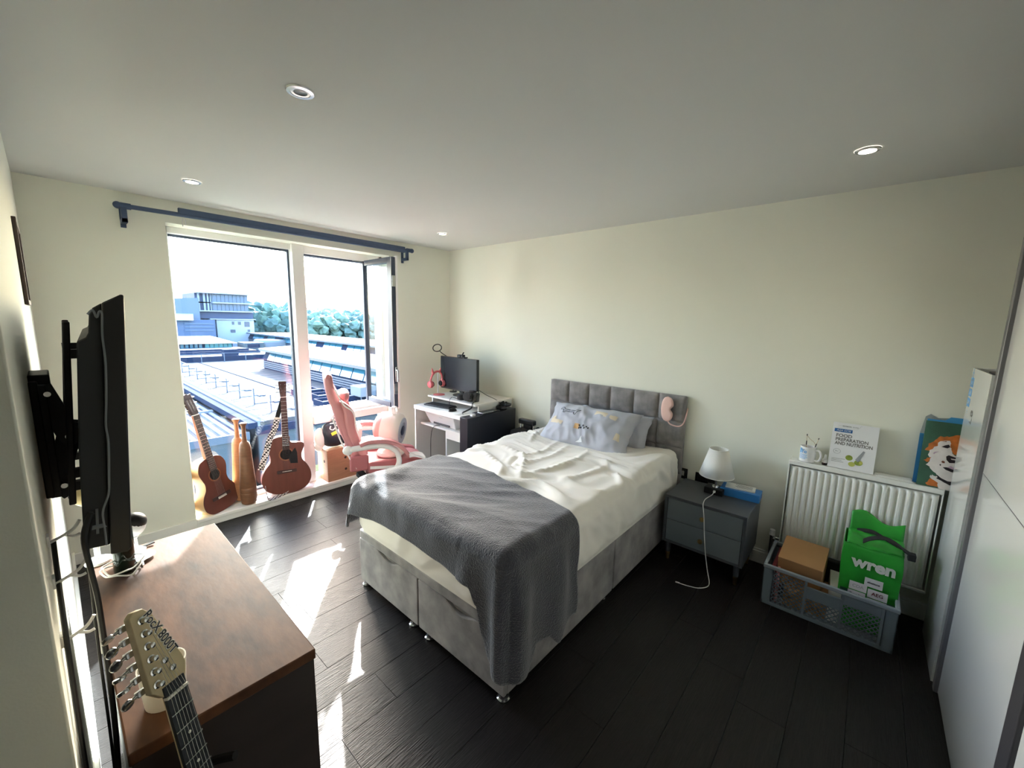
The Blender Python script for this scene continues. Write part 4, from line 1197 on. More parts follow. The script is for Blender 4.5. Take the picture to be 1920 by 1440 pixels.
for dx, dz in ((0, 0), (.05, .028)):
    x = 2.86+dx
    MB().ball((x, 2.60, .772+dz), (.04, .03, .02)).ball((x, 2.67, .772+dz), (.04, .03, .02)).box((x-.03, 2.60, .76+dz), (x+.03, 2.67, .786+dz)).build('grip', m_black, gp)
    MB().cyl((x-.01, 2.615, .785+dz), (x-.01, 2.615, .80+dz), .009).cyl((x-.01, 2.655, .785+dz), (x-.01, 2.655, .80+dz), .009).build('thumb_stick', m_rubber, gp)
ph = thing('phone', 'silver-edged phone lying near the front edge of the black cabinet', 'phone', (2.58, 2.61, .763))
T = Matrix.Translation((2.62, 2.618, .7645)) @ Matrix.Rotation(.05, 4, 'Z')
MB().box((-.075, -.034, 0), (.075, .034, .008), T).build('case', m_chrome, ph, bevel=.002)
MB().box((-.07, -.03, .008), (.07, .03, .0086), T).build('screen', m_scr, ph)
cg = thing('white_charger', 'small white charger plug at the front of the black cabinet', 'charger', (2.47, 2.625, .752))
MB().box((2.445, 2.61, .752), (2.485, 2.645, .772)).build('plug', m_whitep, cg, bevel=.003)
MB().tube(smooth_path([(2.485, 2.625, .76), (2.52, 2.66, .758), (2.55, 2.70, .758), (2.50, 2.72, .757), (2.44, 2.74, .757)]), .0022).build('cord', m_cable_w, cg)

# suitcase between bed and wall
m_case = M('black_suitcase_fabric', (30, 33, 40), .7)
sc = thing('suitcase', 'black suitcase with raised pull handle between bed and headboard wall', 'suitcase', (2.98, 2.37, 0))
MB().box((2.84, 2.21, .03), (3.06, 2.52, .58)).build('shell', m_case, sc, bevel=.03, seg=4)
MB().box((2.90, 2.275, .64), (2.955, 2.455, .69)).box((2.905, 2.30, .60), (2.95, 2.40, .66)).build('pull_handle', m_black, sc, bevel=.01)
for y in (2.29, 2.44):
    MB().cyl((2.925, y, .57), (2.925, y, .65), .006).build('handle_rod', m_chrome, sc)
MB().tube(smooth_path([(2.95, 2.20+.02, .585), (2.95, 2.25, .62), (2.95, 2.30, .585)]), .012).build('top_grip', m_rubber, sc)
for x in (2.87, 3.03):
    for y in (2.25, 2.48):
        MB().cyl((x-.012, y, .02), (x+.012, y, .02), .02, n=14).build('wheel', m_rubber, sc)

# ================================================================== GAMING CHAIR (side on, facing the desk)
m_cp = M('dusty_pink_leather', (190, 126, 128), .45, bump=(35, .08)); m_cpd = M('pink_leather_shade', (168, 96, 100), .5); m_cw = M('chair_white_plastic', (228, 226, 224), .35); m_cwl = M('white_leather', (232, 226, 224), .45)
CY = 2.75
ch = thing('gaming_chair', 'pink and white gaming chair facing the desk with a fan on its seat', 'chair', (1.60, CY, 0))
def slab_profile(front, back, y0, y1, name, mat, par, rnd=.02, k=4):
    # closed side profile in x,z extruded across the chair with soft edges
    F_ = smooth_path([(x, 0, z) for x, z in front], k); B_ = smooth_path([(x, 0, z) for x, z in back], k)
    n = min(len(F_), len(B_))
    F_ = [F_[round(i*(len(F_)-1)/(n-1))] for i in range(n)]; B_ = [B_[round(i*(len(B_)-1)/(n-1))] for i in range(n)]
    mb = MB()
    rows = [(0, .5), (.25, .88), (.7, 1), (1.5, 1)]
    W_ = y1-y0
    prof = [(y0+rnd*a, s) for a, s in rows] + [(y1-rnd*a, s) for a, s in reversed(rows)]
    vs = []; m_ = len(prof)
    for i in range(n):
        c = (F_[i]+B_[i])/2; h = (F_[i]-B_[i])/2
        e = 1 if 0 < i < n-1 else .75
        loop = [c+h*s*e+Vector((0, y, 0)) for y, s in prof] + [c-h*s*e+Vector((0, y, 0)) for y, s in reversed(prof)]
        vs += loop
    L = 2*m_
    fs = []
    for i in range(n-1):
        fs += [(i*L+k_, i*L+(k_+1) % L, (i+1)*L+(k_+1) % L, (i+1)*L+k_) for k_ in range(L)]
    fs += [tuple(range(L-1, -1, -1)), tuple(range((n-1)*L, n*L))]
    mb.add(vs, fs)
    return mb.build(name, mat, par, smooth=50)
dy = .0
bk_ = [(1.150, 1.238), (1.136, 1.215), (1.138, 1.16), (1.152, 1.072), (1.178, 1.003), (1.205, .888), (1.245, .777), (1.292, .656), (1.335, .555)]
fr_ = [(1.170, 1.243), (1.188, 1.222), (1.198, 1.155), (1.217, 1.10), (1.247, 1.044), (1.275, .989), (1.290, .90), (1.322, .79), (1.40, .60)]
bkr = slab_profile(fr_, bk_, 2.56, 2.94, 'backrest', m_cp, ch, .05)
slab_profile([(1.245, 1.06), (1.315, .99), (1.33, .88), (1.36, .78), (1.41, .68)], [(1.225, 1.06), (1.25, .99), (1.26, .88), (1.29, .78), (1.35, .66)], 2.535, 2.60, 'side_bolster', m_cp, bkr, .02)
slab_profile([(1.245, 1.06), (1.315, .99), (1.33, .88), (1.36, .78), (1.41, .68)], [(1.225, 1.06), (1.25, .99), (1.26, .88), (1.29, .78), (1.35, .66)], 2.90, 2.965, 'side_bolster', m_cp, bkr, .02)
MB().ball((1.262, 2.75, 1.06), (.045, .13, .055), mat=Matrix.Rotation(R(28), 4, 'Y')).build('head_cushion', m_cp, ch)
for y_, z_ in ((2.555, 2.53), (2.945, 2.97)):
    MB().tube(smooth_path([(1.20, y_, 1.14), (1.25, z_, 1.04), (1.312, z_, .98), (1.33, z_, .86), (1.37, z_, .75)]), .005).build('piping', m_cwl, bkr)
MB().tube(smooth_path([(1.178, 2.545, .95), (1.22, 2.54, .80), (1.27, 2.535, .68), (1.318, 2.53, .585)]), .006).build('piping', m_cwl, bkr)
MB().ball((1.335, 2.75, .78), (.05, .15, .085), mat=Matrix.Rotation(R(18), 4, 'Y')).build('lumbar_cushion', m_cwl, ch)
# hinge joint of the backrest
for y_ in (2.525, 2.95):
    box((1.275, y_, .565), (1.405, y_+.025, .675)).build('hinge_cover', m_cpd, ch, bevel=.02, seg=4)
# seat
st = slab_profile([(1.38, .592), (1.50, .585), (1.66, .580), (1.78, .574), (1.86, .545)], [(1.385, .515), (1.50, .495), (1.66, .48), (1.78, .475), (1.85, .50)], 2.56, 2.94, 'seat', m_cp, ch, .05)
for y0, y1 in ((2.52, 2.60), (2.90, 2.98)):
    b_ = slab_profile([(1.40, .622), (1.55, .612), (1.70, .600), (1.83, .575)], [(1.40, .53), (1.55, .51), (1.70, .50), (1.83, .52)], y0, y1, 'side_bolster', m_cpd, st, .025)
MB().ribbon(smooth_path([(1.41, 2.515, .585), (1.55, 2.512, .573), (1.70, 2.512, .56), (1.82, 2.52, .55)]), .02, .004, (0, 0, 1)).build('piping', m_cwl, st)
# armrests
for y, nm in ((2.487, 'near'), (3.013, 'far')):
    ar = MB().tube(smooth_path([(1.262, y, .735), (1.32, y, .742), (1.42, y, .745), (1.52, y, .738), (1.585, y, .70), (1.61, y, .65), (1.61, y, .60), (1.58, y, .54), (1.56, y, .50)]), .02, 10).ball((1.262, y, .735), (.035, .022, .032)).build('armrest', m_cw, ch, smooth=70)
    MB().ribbon(smooth_path([(1.34, y, .768), (1.40, y, .785), (1.49, y, .782), (1.58, y, .755), (1.64, y, .71), (1.675, y, .665)]), .075, .026, (0, 1, 0)).build('arm_pad', m_cp, ar, bevel=.008)
    MB().bar((1.56, y, .50), (1.56, y+(.06 if y < CY else -.06), .495), .05, .02).build('arm_bracket', m_black, ar)
MB().bar((1.34, 2.55, .545), (1.36, 2.50, .53), .05, .03).cyl((1.35, 2.52, .525), (1.35, 2.48, .52), .022).build('tilt_lever', m_rubber, ch)
MB().box((1.45, 2.60, .445), (1.75, 2.90, .475)).build('seat_plate', m_blackm, ch, bevel=.004)
# the whole upper chair sits a little further back and larger, turned towards the window light
def put(o, kk=1.16, th=R(-22), sx=.95, P=(1.58, 2.99, 0)):
    P = Vector(P); Cc = Vector((0, 0, CAM_H))
    A = Matrix.Translation(P) @ Matrix.Rotation(th, 4, 'Z') @ Matrix.Diagonal((sx, 1, 1, 1)) @ Matrix.Translation(-P) @ Matrix.Translation(Cc) @ Matrix.Scale(kk, 4) @ Matrix.Translation(-Cc)
    o.location = A @ Vector(o.location)
    o.rotation_euler = (0, 0, th); o.scale = (sx*kk, kk, kk)
    return A
AC_ = put(ch)
MW[ch] = Matrix.Translation(ch.location) @ Matrix.Rotation(R(-22), 4, 'Z') @ Matrix.Diagonal((.95*1.16, 1.16, 1.16, 1))
cc_ = AC_ @ Vector((1.60, CY, .44)); BXc, BYc, BZc = cc_.x, cc_.y, cc_.z
MB().cyl((BXc, BYc, .08), (BXc, BYc, .20), .03, n=16).cyl((BXc, BYc, .20), (BXc, BYc, BZc+.01), .02, n=16).build('gas_lift', m_blackm, ch)
for k in range(5):
    a = 2*PI*k/5+.35
    d = Vector((math.cos(a), math.sin(a), 0)); c = Vector((BXc, BYc, 0))
    l = MB().hexa([c+d*q_+Vector((-d.y, d.x, 0))*s_+Vector((0, 0, z)) for q_, s_, z in ((.02, -.03, .07), (.31, -.018, .055), (.31, .018, .055), (.02, .03, .07), (.02, -.03, .105), (.31, -.018, .075), (.31, .018, .075), (.02, .03, .105))]).build('base_arm', m_cw, ch, bevel=.006)
    e = c+d*.295
    n_ = Vector((-d.y, d.x, 0))
    MB().cyl(e+n_*.025+Vector((0, 0, .027)), e-n_*.025+Vector((0, 0, .027)), .027, n=14).build('castor', m_fg if 'm_fg' in globals() else m_rubber, l)
    MB().cyl(e+Vector((0, 0, .03)), e+Vector((0, 0, .06)), .008).build('castor_pin', m_chrome, l)
# white cloth on the seat front
m_cloth = M('white_cloth', (240, 240, 242), .8)
wc_ = MB().grid(lambda u, v: (1.70+.13*u, 2.53+.12*v, .628-.03*u+.02*math.sin(v*5+u*3)*(1-u)-.05*max(0, .25-v)), 14, 12).build('white_cloth', m_cloth, smooth=70, solid=.004)
tag(wc_, 'crumpled white cloth at the front of the pink chair seat', 'cloth')

# ---- round fan on the chair seat
m_fw = M('fan_white', (236, 224, 218), .35); m_fp = M('fan_pink_grille', (222, 164, 158), .45); m_fg = M('fan_grey_ring', (172, 176, 188), .35)
fc = Vector((1.60, 2.75, .79)); fd = Vector((.86, -.50, -.12)).normalized()
fx_ = fd.cross(Vector((0, 0, 1))).normalized(); fz_ = fx_.cross(fd)
TFn = frame(fc, fx_, fz_, fd)
fan = thing('fan', 'round white and pink desk fan standing on the pink chair', 'fan', (1.60, 2.75, .60))
MB().lathe([(.122, -.045), (.128, -.02), (.128, .05), (.118, .085), (.098, .098), (.094, .092)], 36, TFn, caps=False).build('housing', m_fw, fan, smooth=50)
MB().lathe([(.122, -.045), (.114, -.075), (.085, -.105), (.05, -.122), (.002, -.126)], 36, TFn, caps=False).build('rear_shell', m_fp, fan, smooth=60)
mb = MB()
for i in range(26):
    t = PI*.45+PI*1.3*i/26
    mb.bar(TFn @ Vector((.110*math.cos(t), .110*math.sin(t), -.085)), TFn @ Vector((.127*math.cos(t), .127*math.sin(t), -.022)), .006, .004)
mb.build('rear_slots', m_fp, fan, smooth=0)
MB().lathe([(.098, .098), (.096, .104), (.062, .104), (.058, .098)], 36, TFn, caps=False).build('front_ring', m_fg, fan)
sp = MB()
for i in range(28):
    t = 2*PI*i/28
    sp.bar(TFn @ Vector((.03*math.cos(t), .03*math.sin(t), .1)), TFn @ Vector((.095*math.cos(t+.3), .095*math.sin(t+.3), .097)), .0035, .003)
sp.build('front_grille', m_fg, fan, smooth=0)
MB().lathe([(.036, .096), (.038, .106), (.03, .111), (.004, .112)], 24, TFn).build('hub_cap', M('fan_dark_hub', (52, 60, 88), .3), fan)
for k in range(5):
    t = 2*PI*k/5
    MB().grid(lambda u, v, t=t: tuple(TFn @ Vector(((.03+.055*u)*math.cos(t+v*.8), (.03+.055*u)*math.sin(t+v*.8), .04+.03*v))), 4, 5).build('blade', m_fw, fan, solid=.002)
MB().ribbon(smooth_path([TFn @ Vector((-.028, .122, .03)), TFn @ Vector((-.026, .165, .02)), TFn @ Vector((.026, .168, .02)), TFn @ Vector((.03, .122, .03))], 4), .03, .008, fd).build('handle', m_cw, fan, bevel=.002)
MB().cyl(fc+Vector((0, 0, -.13)), (1.60, 2.75, .64), .03, .035, n=18).lathe([(.105, 0), (.11, .012), (.10, .028), (.04, .04)], 30, Matrix.Translation((1.60, 2.75, .592))).build('base', m_fw, fan)

put(fan); put(wc_)

# ================================================================== WINDOW SILL ITEMS
SZ = OZ0
m_pine = M('pale_pine', (172, 126, 98), .55, var=(6, .08), stretch=(2, 2, 14))
wb_ = thing('wooden_box', 'pale wooden box with finger holes under the open window', 'box', (1.80, 3.74, SZ))
wx0, wx1, wy0, wy1, wz = 1.60, 2.16, 3.675, 3.875, SZ+.305
MB().box((wx0, wy0, SZ), (wx1, wy0+.016, wz)).build('front_board', m_pine, wb_, bevel=.002)
MB().box((wx0, wy1-.016, SZ), (wx1, wy1, wz)).box((wx0, wy0+.016, wz-.016), (wx1, wy1-.016, wz)).box((wx0, wy0+.016, SZ), (wx1, wy1-.016, SZ+.016)).box((wx1-.016, wy0+.016, SZ+.016), (wx1, wy1-.016, wz-.016)).build('body', m_pine, wb_, bevel=.001)
MB().box((wx0, wy0+.016, SZ+.016), (wx0+.016, wy1-.016, wz-.016)).build('end_board', m_pine, wb_)
m_hole = M('dark_hole', (50, 34, 30), .8)
for z in (SZ+.09, SZ+.205):
    MB().cyl((1.775, wy0-.001, z), (1.775, wy0+.002, z), .012, n=14).build('finger_hole', m_hole, wb_)
MB().cyl((wx0-.001, 3.74, SZ+.19), (wx0+.002, 3.74, SZ+.19), .014, n=14).build('finger_hole', m_hole, wb_)
m_bag = M('black_nylon', (34, 40, 50), .45, bump=(25, .4))
bg_ = thing('duffel_bag', 'dark navy duffel bag with a yellow-green stripe on the wooden box', 'bag', (1.74, 3.78, wz))
def duff(u, v):
    t = 2*PI*u; s_ = 2*v-1
    x = 1.765+.165*s_
    e = (1-abs(s_)**5)**.4
    return (x+.01*nz(u*4, v*4), 3.775+(.082*e)*math.cos(t)*(1+.12*nz(u*3, v*3, 5)), wz+.125+(.122*e)*max(-.98, math.sin(t)*(1.0+.1*nz(v*4, 2))+.02*nz(u*9, v*9)))
MB().grid(duff, 32, 22, wrapu=True).build('body', m_bag, bg_, smooth=70)
MB().ribbon(smooth_path([(1.66, 3.692, wz+.145), (1.72, 3.688, wz+.165), (1.80, 3.688, wz+.185)]), .03, .004, (0, 0, 1)).build('stripe', M('yellow_green_trim', (206, 214, 70), .5), bg_)
MB().tube(smooth_path([(1.66, 3.70, wz+.225), (1.65, 3.695, wz+.20), (1.68, 3.69, wz+.19), (1.72, 3.70, wz+.24), (1.66, 3.715, wz+.245)]), .005).build('cord', m_cable_w, bg_)
MB().tube(smooth_path([(1.70, 3.75, wz+.235), (1.72, 3.75, wz+.29), (1.82, 3.75, wz+.29), (1.84, 3.75, wz+.235)]), .008).build('handle', m_bag, bg_)
wbg = thing('white_bag', 'white plastic bag squeezed between window post and dark duffel', 'bag', (1.60, 3.85, SZ))
MB().ball((1.60, 3.80, wz+.10), (.055, .06, .10)).ball((1.585, 3.81, wz+.02), (.04, .05, .05)).build('bag', m_paper, wbg, smooth=80)

# ---- two wooden exercise clubs
m_club = M('turned_brown_wood', (128, 88, 62), .5, var=(5, .12), stretch=(3, 3, 14)); m_club2 = M('turned_amber_wood', (168, 114, 76), .5, var=(5, .1), stretch=(3, 3, 14))
def club(x, y, s, mat, label):
    t = thing('wooden_club', label, 'club', (x, y, SZ), 0, 'turned wooden clubs on the sill')
    T = Matrix.Translation((x, y, SZ)) @ Matrix.Scale(s, 4)
    MB().lathe([(.042, 0), (.056, .012), (.062, .05), (.062, .10)], 28, T).lathe([(.062, .10), (.0605, .103), (.0605, .108), (.062, .111), (.0615, .145), (.060, .148), (.060, .153), (.061, .156), (.052, .30), (.046, .42), (.045, .424), (.046, .43), (.043, .50), (.036, .535), (.022, .552)], 28, T, caps=False).build('club_body', mat, t)
    MB().lathe([(.020, .545), (.0165, .60), (.0155, .66), (.018, .685), (.026, .695), (.027, .708), (.022, .712)], 22, T).build('grip', mat, t)
club(.962, 3.715, .96, m_club, 'dark wooden exercise club nearer the room, between the guitars')
club(.945, 3.84, .98, m_club2, 'amber wooden exercise club right behind the darker one')

# ---- guitars
m_mah = M('mahogany_top', (112, 64, 52), .34, var=(3, .12), stretch=(10, 3, 1.5)); m_gside = M('pale_guitar_side', (214, 176, 130), .35, var=(4, .05)); m_reds = M('red_brown_side', (120, 62, 44), .4)
m_rose = M('dark_rosewood', (66, 46, 42), .5); m_ros = M('rosette', (150, 96, 64), .5); m_inside = M('soundhole_dark', (22, 18, 18), .9); m_fret = M('fret_wire', (198, 198, 192), .25, metal=1.)
m_bone = M('bone_white', (234, 230, 220), .4); m_neckw = M('neck_mahogany', (132, 78, 56), .45)
def guitar(name, label, T, outline_pts, depth, hole, hole_r, bridge_z, bridge_w, neck_top, neck_w0, neck_w1, head, side_mat, classical=True):
    # local frame: x right, y up along the instrument, z towards the viewer (front face at z = 0)
    g = thing(name, label, 'guitar', tuple(T @ Vector((0, 0, -depth/2))), 0)
    P = smooth_path([(x, y, 0) for x, y in outline_pts] + [(outline_pts[0][0], outline_pts[0][1], 0)], 5)[:-1]
    poly = [(p.x, p.y) for p in P]
    n = len(poly)
    cx = sum(p[0] for p in poly)/n; cy = sum(p[1] for p in poly)/n
    sh = MB()
    vs = [(x, y, 0) for x, y in poly]+[(x, y, -depth) for x, y in poly]
    sh.add(vs, [(i, (i+1) % n, n+(i+1) % n, n+i) for i in range(n)]+[tuple(range(n, 2*n))], T)
    sh.build('body', side_mat, g, smooth=50)
    top = MB().prism(poly, .003, T)
    top.build('top_board', m_mah, g, smooth=50, bevel=.001)
    MB().tube([(T @ Vector((x, y, .001))) for x, y in poly], .002, 5, True).build('binding', m_rose, g)
    TH = T @ Matrix.Translation((hole[0], hole[1], .0032))
    MB().lathe([(hole_r, 0), (hole_r, .0006), (.001, .0006)], 32, TH).build('sound_hole', m_inside, g)
    MB().lathe([(hole_r+.002, 0), (hole_r+.002, .0011), (hole_r+.011, .0011), (hole_r+.011, 0)], 36, TH, caps=False).build('rosette', m_ros, g)
    TB = T @ Matrix.Translation((hole[0], bridge_z, .003))
    br = MB().box((-bridge_w/2, -.014, 0), (bridge_w/2, .014, .008), TB).build('bridge', m_rose, g, bevel=.003)
    MB().box((-.036, .0, .008), (.036, .003, .011), TB).build('saddle', m_bone, br)
    if classical:
        MB().box((-.036, -.012, .008), (.036, -.003, .013), TB).build('tie_block', m_bone, br)
    nb_ = hole[1]+hole_r-.006
    hx = hole[0]
    nk = MB().hexa([T @ Vector(v) for v in ((hx-neck_w1/2, nb_, .003), (hx+neck_w1/2, nb_, .003), (hx+neck_w0/2, neck_top, .003), (hx-neck_w0/2, neck_top, .003), (hx-neck_w1/2, nb_, .009), (hx+neck_w1/2, nb_, .009), (hx+neck_w0/2, neck_top, .009), (hx-neck_w0/2, neck_top, .009))]).build('fingerboard', m_rose, g)
    ytop = max(p[1] for p in poly)-.02
    MB().hexa([T @ Vector(v) for v in ((hx-neck_w1*.46, ytop, -.03), (hx+neck_w1*.46, ytop, -.03), (hx+neck_w0*.44, neck_top, -.018), (hx-neck_w0*.44, neck_top, -.018), (hx-neck_w1*.49, ytop, .003), (hx+neck_w1*.49, ytop, .003), (hx+neck_w0*.49, neck_top, .003), (hx-neck_w0*.49, neck_top, .003))]).build('neck', m_neckw, g, bevel=.004)
    sc_ = neck_top-bridge_z
    for k in range(1, 19):
        y = neck_top - sc_*(1-2**(-k/12))
        if y < nb_+.006: break
        f = (y-nb_)/(neck_top-nb_); w_ = neck_w1+(neck_w0-neck_w1)*f
        MB().box((hx-w_/2, y-.0012, .009), (hx+w_/2, y+.0012, .0102), T).build('fret', m_fret, nk)
    MB().box((hx-neck_w0/2, neck_top-.002, .003), (hx+neck_w0/2, neck_top+.004, .0115), T).build('nut', m_bone, g)
    hw, hl = head
    TT = T @ Matrix.Translation((hx, neck_top+.004, .002)) @ Matrix.Rotation(R(-10), 4, 'X')
    hd = MB()
    if classical:
        for a, b in ((-hw/2, -hw/2+.018), (-.007, .007), (hw/2-.018, hw/2)):
            hd.box((a, .012, -.018), (b, hl-.03, 0), TT)
        hd.prism([(-neck_w0/2, 0), (neck_w0/2, 0), (hw/2, .014), (hw/2, .03), (-hw/2, .03), (-hw/2, .014)], .018, TT @ Matrix.Translation((0, 0, -.018)))
        hd.prism([(-hw/2, hl-.045), (hw/2, hl-.045), (hw/2+.002, hl), (hw*.2, hl-.006), (0, hl+.004), (-hw*.2, hl-.006), (-hw/2-.002, hl)], .018, TT @ Matrix.Translation((0, 0, -.018)))
    else:
        hd.prism([(-neck_w0/2, 0), (neck_w0/2, 0), (hw/2-.006, .03), (hw/2, hl-.006), (hw*.42, hl), (-hw*.42, hl), (-hw/2, hl-.006), (-hw/2+.006, .03)], .015, TT @ Matrix.Translation((0, 0, -.015)))
    ho = hd.build('headstock', m_rose, g, bevel=.0015)
    for s_ in (-1, 1):
        for k in range(3):
            y = .045+k*(hl-.075)/2
            pg = MB().cyl(TT @ Vector((s_*hw*.30, y, -.009)), TT @ Vector((s_*(hw/2+.014), y, -.009)), .0035, n=8).ball(TT @ Vector((s_*(hw/2+.018), y, -.009)), (.008, .008, .006), 8, 6)
            if not classical:
                pg.cyl(TT @ Vector((s_*hw*.26, y, -.002)), TT @ Vector((s_*hw*.26, y, .010)), .0045, n=8)
            pg.build('tuning_peg', m_bone if classical else m_chrome, ho)
    st_ = MB()
    for k in range(6):
        o_ = (k-2.5)/5
        st_.tube([T @ Vector((hx+o_*.058, bridge_z+.002, .0125)), T @ Vector((hx+o_*neck_w0*.82, neck_top, .0125)), TT @ Vector((o_*hw*.5, .05+.02*abs(2.5-k), .003))], .0006, 4)
    st_.build('strings', m_fret, g, smooth=0)
    return g, TT
# classical guitar leaning in the left corner of the window
def lean_frame(o, tilt_x, tilt_back, yaw=0.):
    y = Vector((tilt_x, tilt_back, 1)).normalized()
    x = Vector((math.cos(yaw), math.sin(yaw), 0)); x = (x-y*x.dot(y)).normalized(); z = x.cross(y)
    return frame(o, x, y, z)
CL = [(-.055, .495), (-.105, .475), (-.132, .43), (-.138, .385), (-.122, .325), (-.112, .285), (-.122, .235), (-.158, .185), (-.180, .125), (-.172, .06), (-.125, .014), (-.06, .0), (0, -.002),
      (.06, 0), (.125, .014), (.172, .06), (.180, .125), (.158, .185), (.122, .235), (.112, .285), (.122, .325), (.138, .385), (.132, .43), (.105, .475), (.055, .495), (0, .50)]
k_ = .86
T1 = lean_frame(Vector((.795, 3.725, SZ+.004)), -.150, .10, .55)
guitar('classical_guitar', 'classical guitar with pale sides leaning in the left window corner', T1, [(x*k_, y*k_*1.02) for x, y in CL], .092, (0, .345*k_), .042, .115, .16, .78*k_+.115, .05, .058, (.068, .165), m_gside)
AC = [(-.06, .500), (-.115, .478), (-.138, .43), (-.136, .385), (-.118, .335), (-.122, .285), (-.158, .235), (-.186, .17), (-.186, .10), (-.15, .04), (-.085, .008), (0, 0),
      (.085, .008), (.15, .04), (.186, .10), (.186, .17), (.158, .235), (.122, .285), (.118, .335), (.132, .375), (.142, .405), (.135, .428), (.105, .436), (.06, .44), (.034, .455), (.03, .50), (0, .505)]
T2_ = lean_frame(Vector((1.250, 3.685, SZ+.004)), .045, .085, -.2)
g2, TT2 = guitar('acoustic_guitar', 'red-brown cutaway acoustic guitar leaning on the window post', T2_, AC, .095, (0, .345), .046, .195, .15, .845, .044, .054, (.062, .135), m_reds, False)
MB().prism([(.02, .30), (.034, .345), (.05, .37), (.072, .395), (.085, .35), (.088, .255), (.03, .262), (.024, .28)], .0015, T2_ @ Matrix.Translation((0, 0, .0033))).build('pick_guard', m_black, g2)
# checkered strap
m_chk = bpy.data.materials.new('checkered_strap'); m_chk.use_nodes = True
_t = m_chk.node_tree; _p = _t.nodes['Principled BSDF']; _p.inputs['Roughness'].default_value = .7
_c = _t.nodes.new('ShaderNodeTexChecker'); _tc = _t.nodes.new('ShaderNodeTexCoord'); _c.inputs['Scale'].default_value = 70
_c.inputs[1].default_value = (.8, .8, .8, 1); _c.inputs[2].default_value = (.012, .012, .014, 1)
_t.links.new(_tc.outputs['Object'], _c.inputs[0]); _t.links.new(_c.outputs[0], _p.inputs['Base Color'])
gs = thing('guitar_strap', 'black and white checkered strap hanging off the acoustic guitar', 'strap', (1.14, 3.74, SZ))
MB().ribbon(smooth_path([(1.285, 3.755, .93), (1.268, 3.76, .86), (1.238, 3.755, .78), (1.225, 3.75, .74)]), .034, .003, (1, -.2, .3)).build('leather_end', m_strap if 'm_strap' in globals() else m_black, gs)
MB().ribbon(smooth_path([(1.228, 3.75, .745), (1.20, 3.745, .66), (1.155, 3.745, .57), (1.12, 3.735, .47), (1.085, 3.72, .39), (1.062, 3.715, .33)]), .045, .003, (1, -.3, .2)).build('webbing', m_chk, gs)
MB().ribbon(smooth_path([(1.075, 3.675, SZ+.12), (1.08, 3.66, SZ+.03), (1.095, 3.655, SZ+.006), (1.15, 3.668, SZ+.005), (1.21, 3.69, SZ+.006), (1.25, 3.70, SZ+.02)]), .042, .003, (.3, 1, .1)).build('webbing', m_chk, gs)
MB().ribbon([(1.228, 3.749, .752), (1.225, 3.748, .738)], .05, .006, (1, -.2, .3)).build('buckle', m_bone, gs)

# ================================================================== SIDEBOARD AND TELEVISION
m_sb = M('walnut_brown_top', (62, 46, 40), .55, var=(5, .0), col2=(108, 74, 54), stretch=(3, 1.1, 2), bump=(16, .15), spec=.1)
m_sbs = M('dark_brown_side', (58, 50, 48), .4, var=(3, .15), stretch=(1, 1, 5))
QX0, QX1, QY0, QY1, QZ = .018, .380, 1.0, 1.975, .75
sb = thing('sideboard', 'worn brown wooden sideboard below the television', 'sideboard', ((QX0+QX1)/2, (QY0+QY1)/2, 0))
MB().box((QX0, QY0, QZ-.028), (QX1, QY1, QZ)).build('top_board', m_sb, sb, bevel=.003)
MB().box((QX0+.005, QY0+.004, .08), (QX1-.004, QY0+.026, QZ-.028)).build('side_panel', m_sbs, sb, bevel=.001)
MB().box((QX0+.005, QY1-.026, .08), (QX1-.004, QY1-.004, QZ-.028)).build('side_panel', m_sbs, sb, bevel=.001)
MB().box((QX0+.005, QY0+.026, .08), (QX1-.024, QY1-.026, .102)).box((QX0+.005, QY0+.026, .102), (QX0+.013, QY1-.026, QZ-.028)).build('carcass', m_sbs, sb)
for i in range(3):
    a = QY0+.03+(QY1-QY0-.06)/3*i; b = QY0+.03+(QY1-QY0-.06)/3*(i+1)
    d = MB().box((QX1-.024, a+.002, .106), (QX1-.004, b-.002, QZ-.032)).build('door', m_sbs, sb, bevel=.001)
    MB().box((QX1-.004, b-.03, .38), (QX1+.008, b-.018, .48)).build('handle', m_blackm, d, bevel=.002)
for x in (QX0+.03, QX1-.06):
    for y in (QY0+.03, QY1-.06):
        MB().box((x, y, 0), (x+.03, y+.03, .08)).build('leg', m_sbs, sb, bevel=.002)

# television seen from its end
yd = .05
TVM = frame(Vector((.08, 1.27, 1.058)), Vector((yd, 1, 0)).normalized(), Vector((.069, 0, .998)).normalized(), Vector((1, -yd, -.069)).normalized())
tv = thing('television', 'black flat television on a wall bracket, seen from its thin end', 'television', (.09, 1.75, 1.058))
def tvprism(prof, a, b, mb=None):
    mb = mb or MB(); n = len(prof)
    vs = [TVM @ Vector((a, h, q)) for q, h in prof] + [TVM @ Vector((b, h, q)) for q, h in prof]
    return mb.add(vs, [tuple(range(n)), tuple(range(2*n-1, n-1, -1))]+[(i, (i+1) % n, n+(i+1) % n, n+i) for i in range(n)])
m_tv = M('television_plastic', (22, 24, 28), .38); m_tvb = M('television_back', (30, 33, 38), .6)
tvprism([(0, 0), (0, .594), (-.006, .594), (-.036, .572), (-.036, -.008), (-.006, -.01)], 0, .97).build('bezel', m_tv, tv, bevel=.003)
tvprism([(-.036, .572), (-.050, .560), (-.056, .545), (-.058, .505), (-.062, .495), (-.076, .485), (-.080, .235), (-.078, .03), (-.072, .012), (-.036, .012)], .012, .958).build('back_cover', m_tvb, tv, bevel=.003)
tvprism([(.0006, .02), (.0006, .575), (0, .575), (0, .02)], .015, .955).build('screen', m_scr, tv)
m_grc = M('grey_cable', (120, 126, 132), .6)
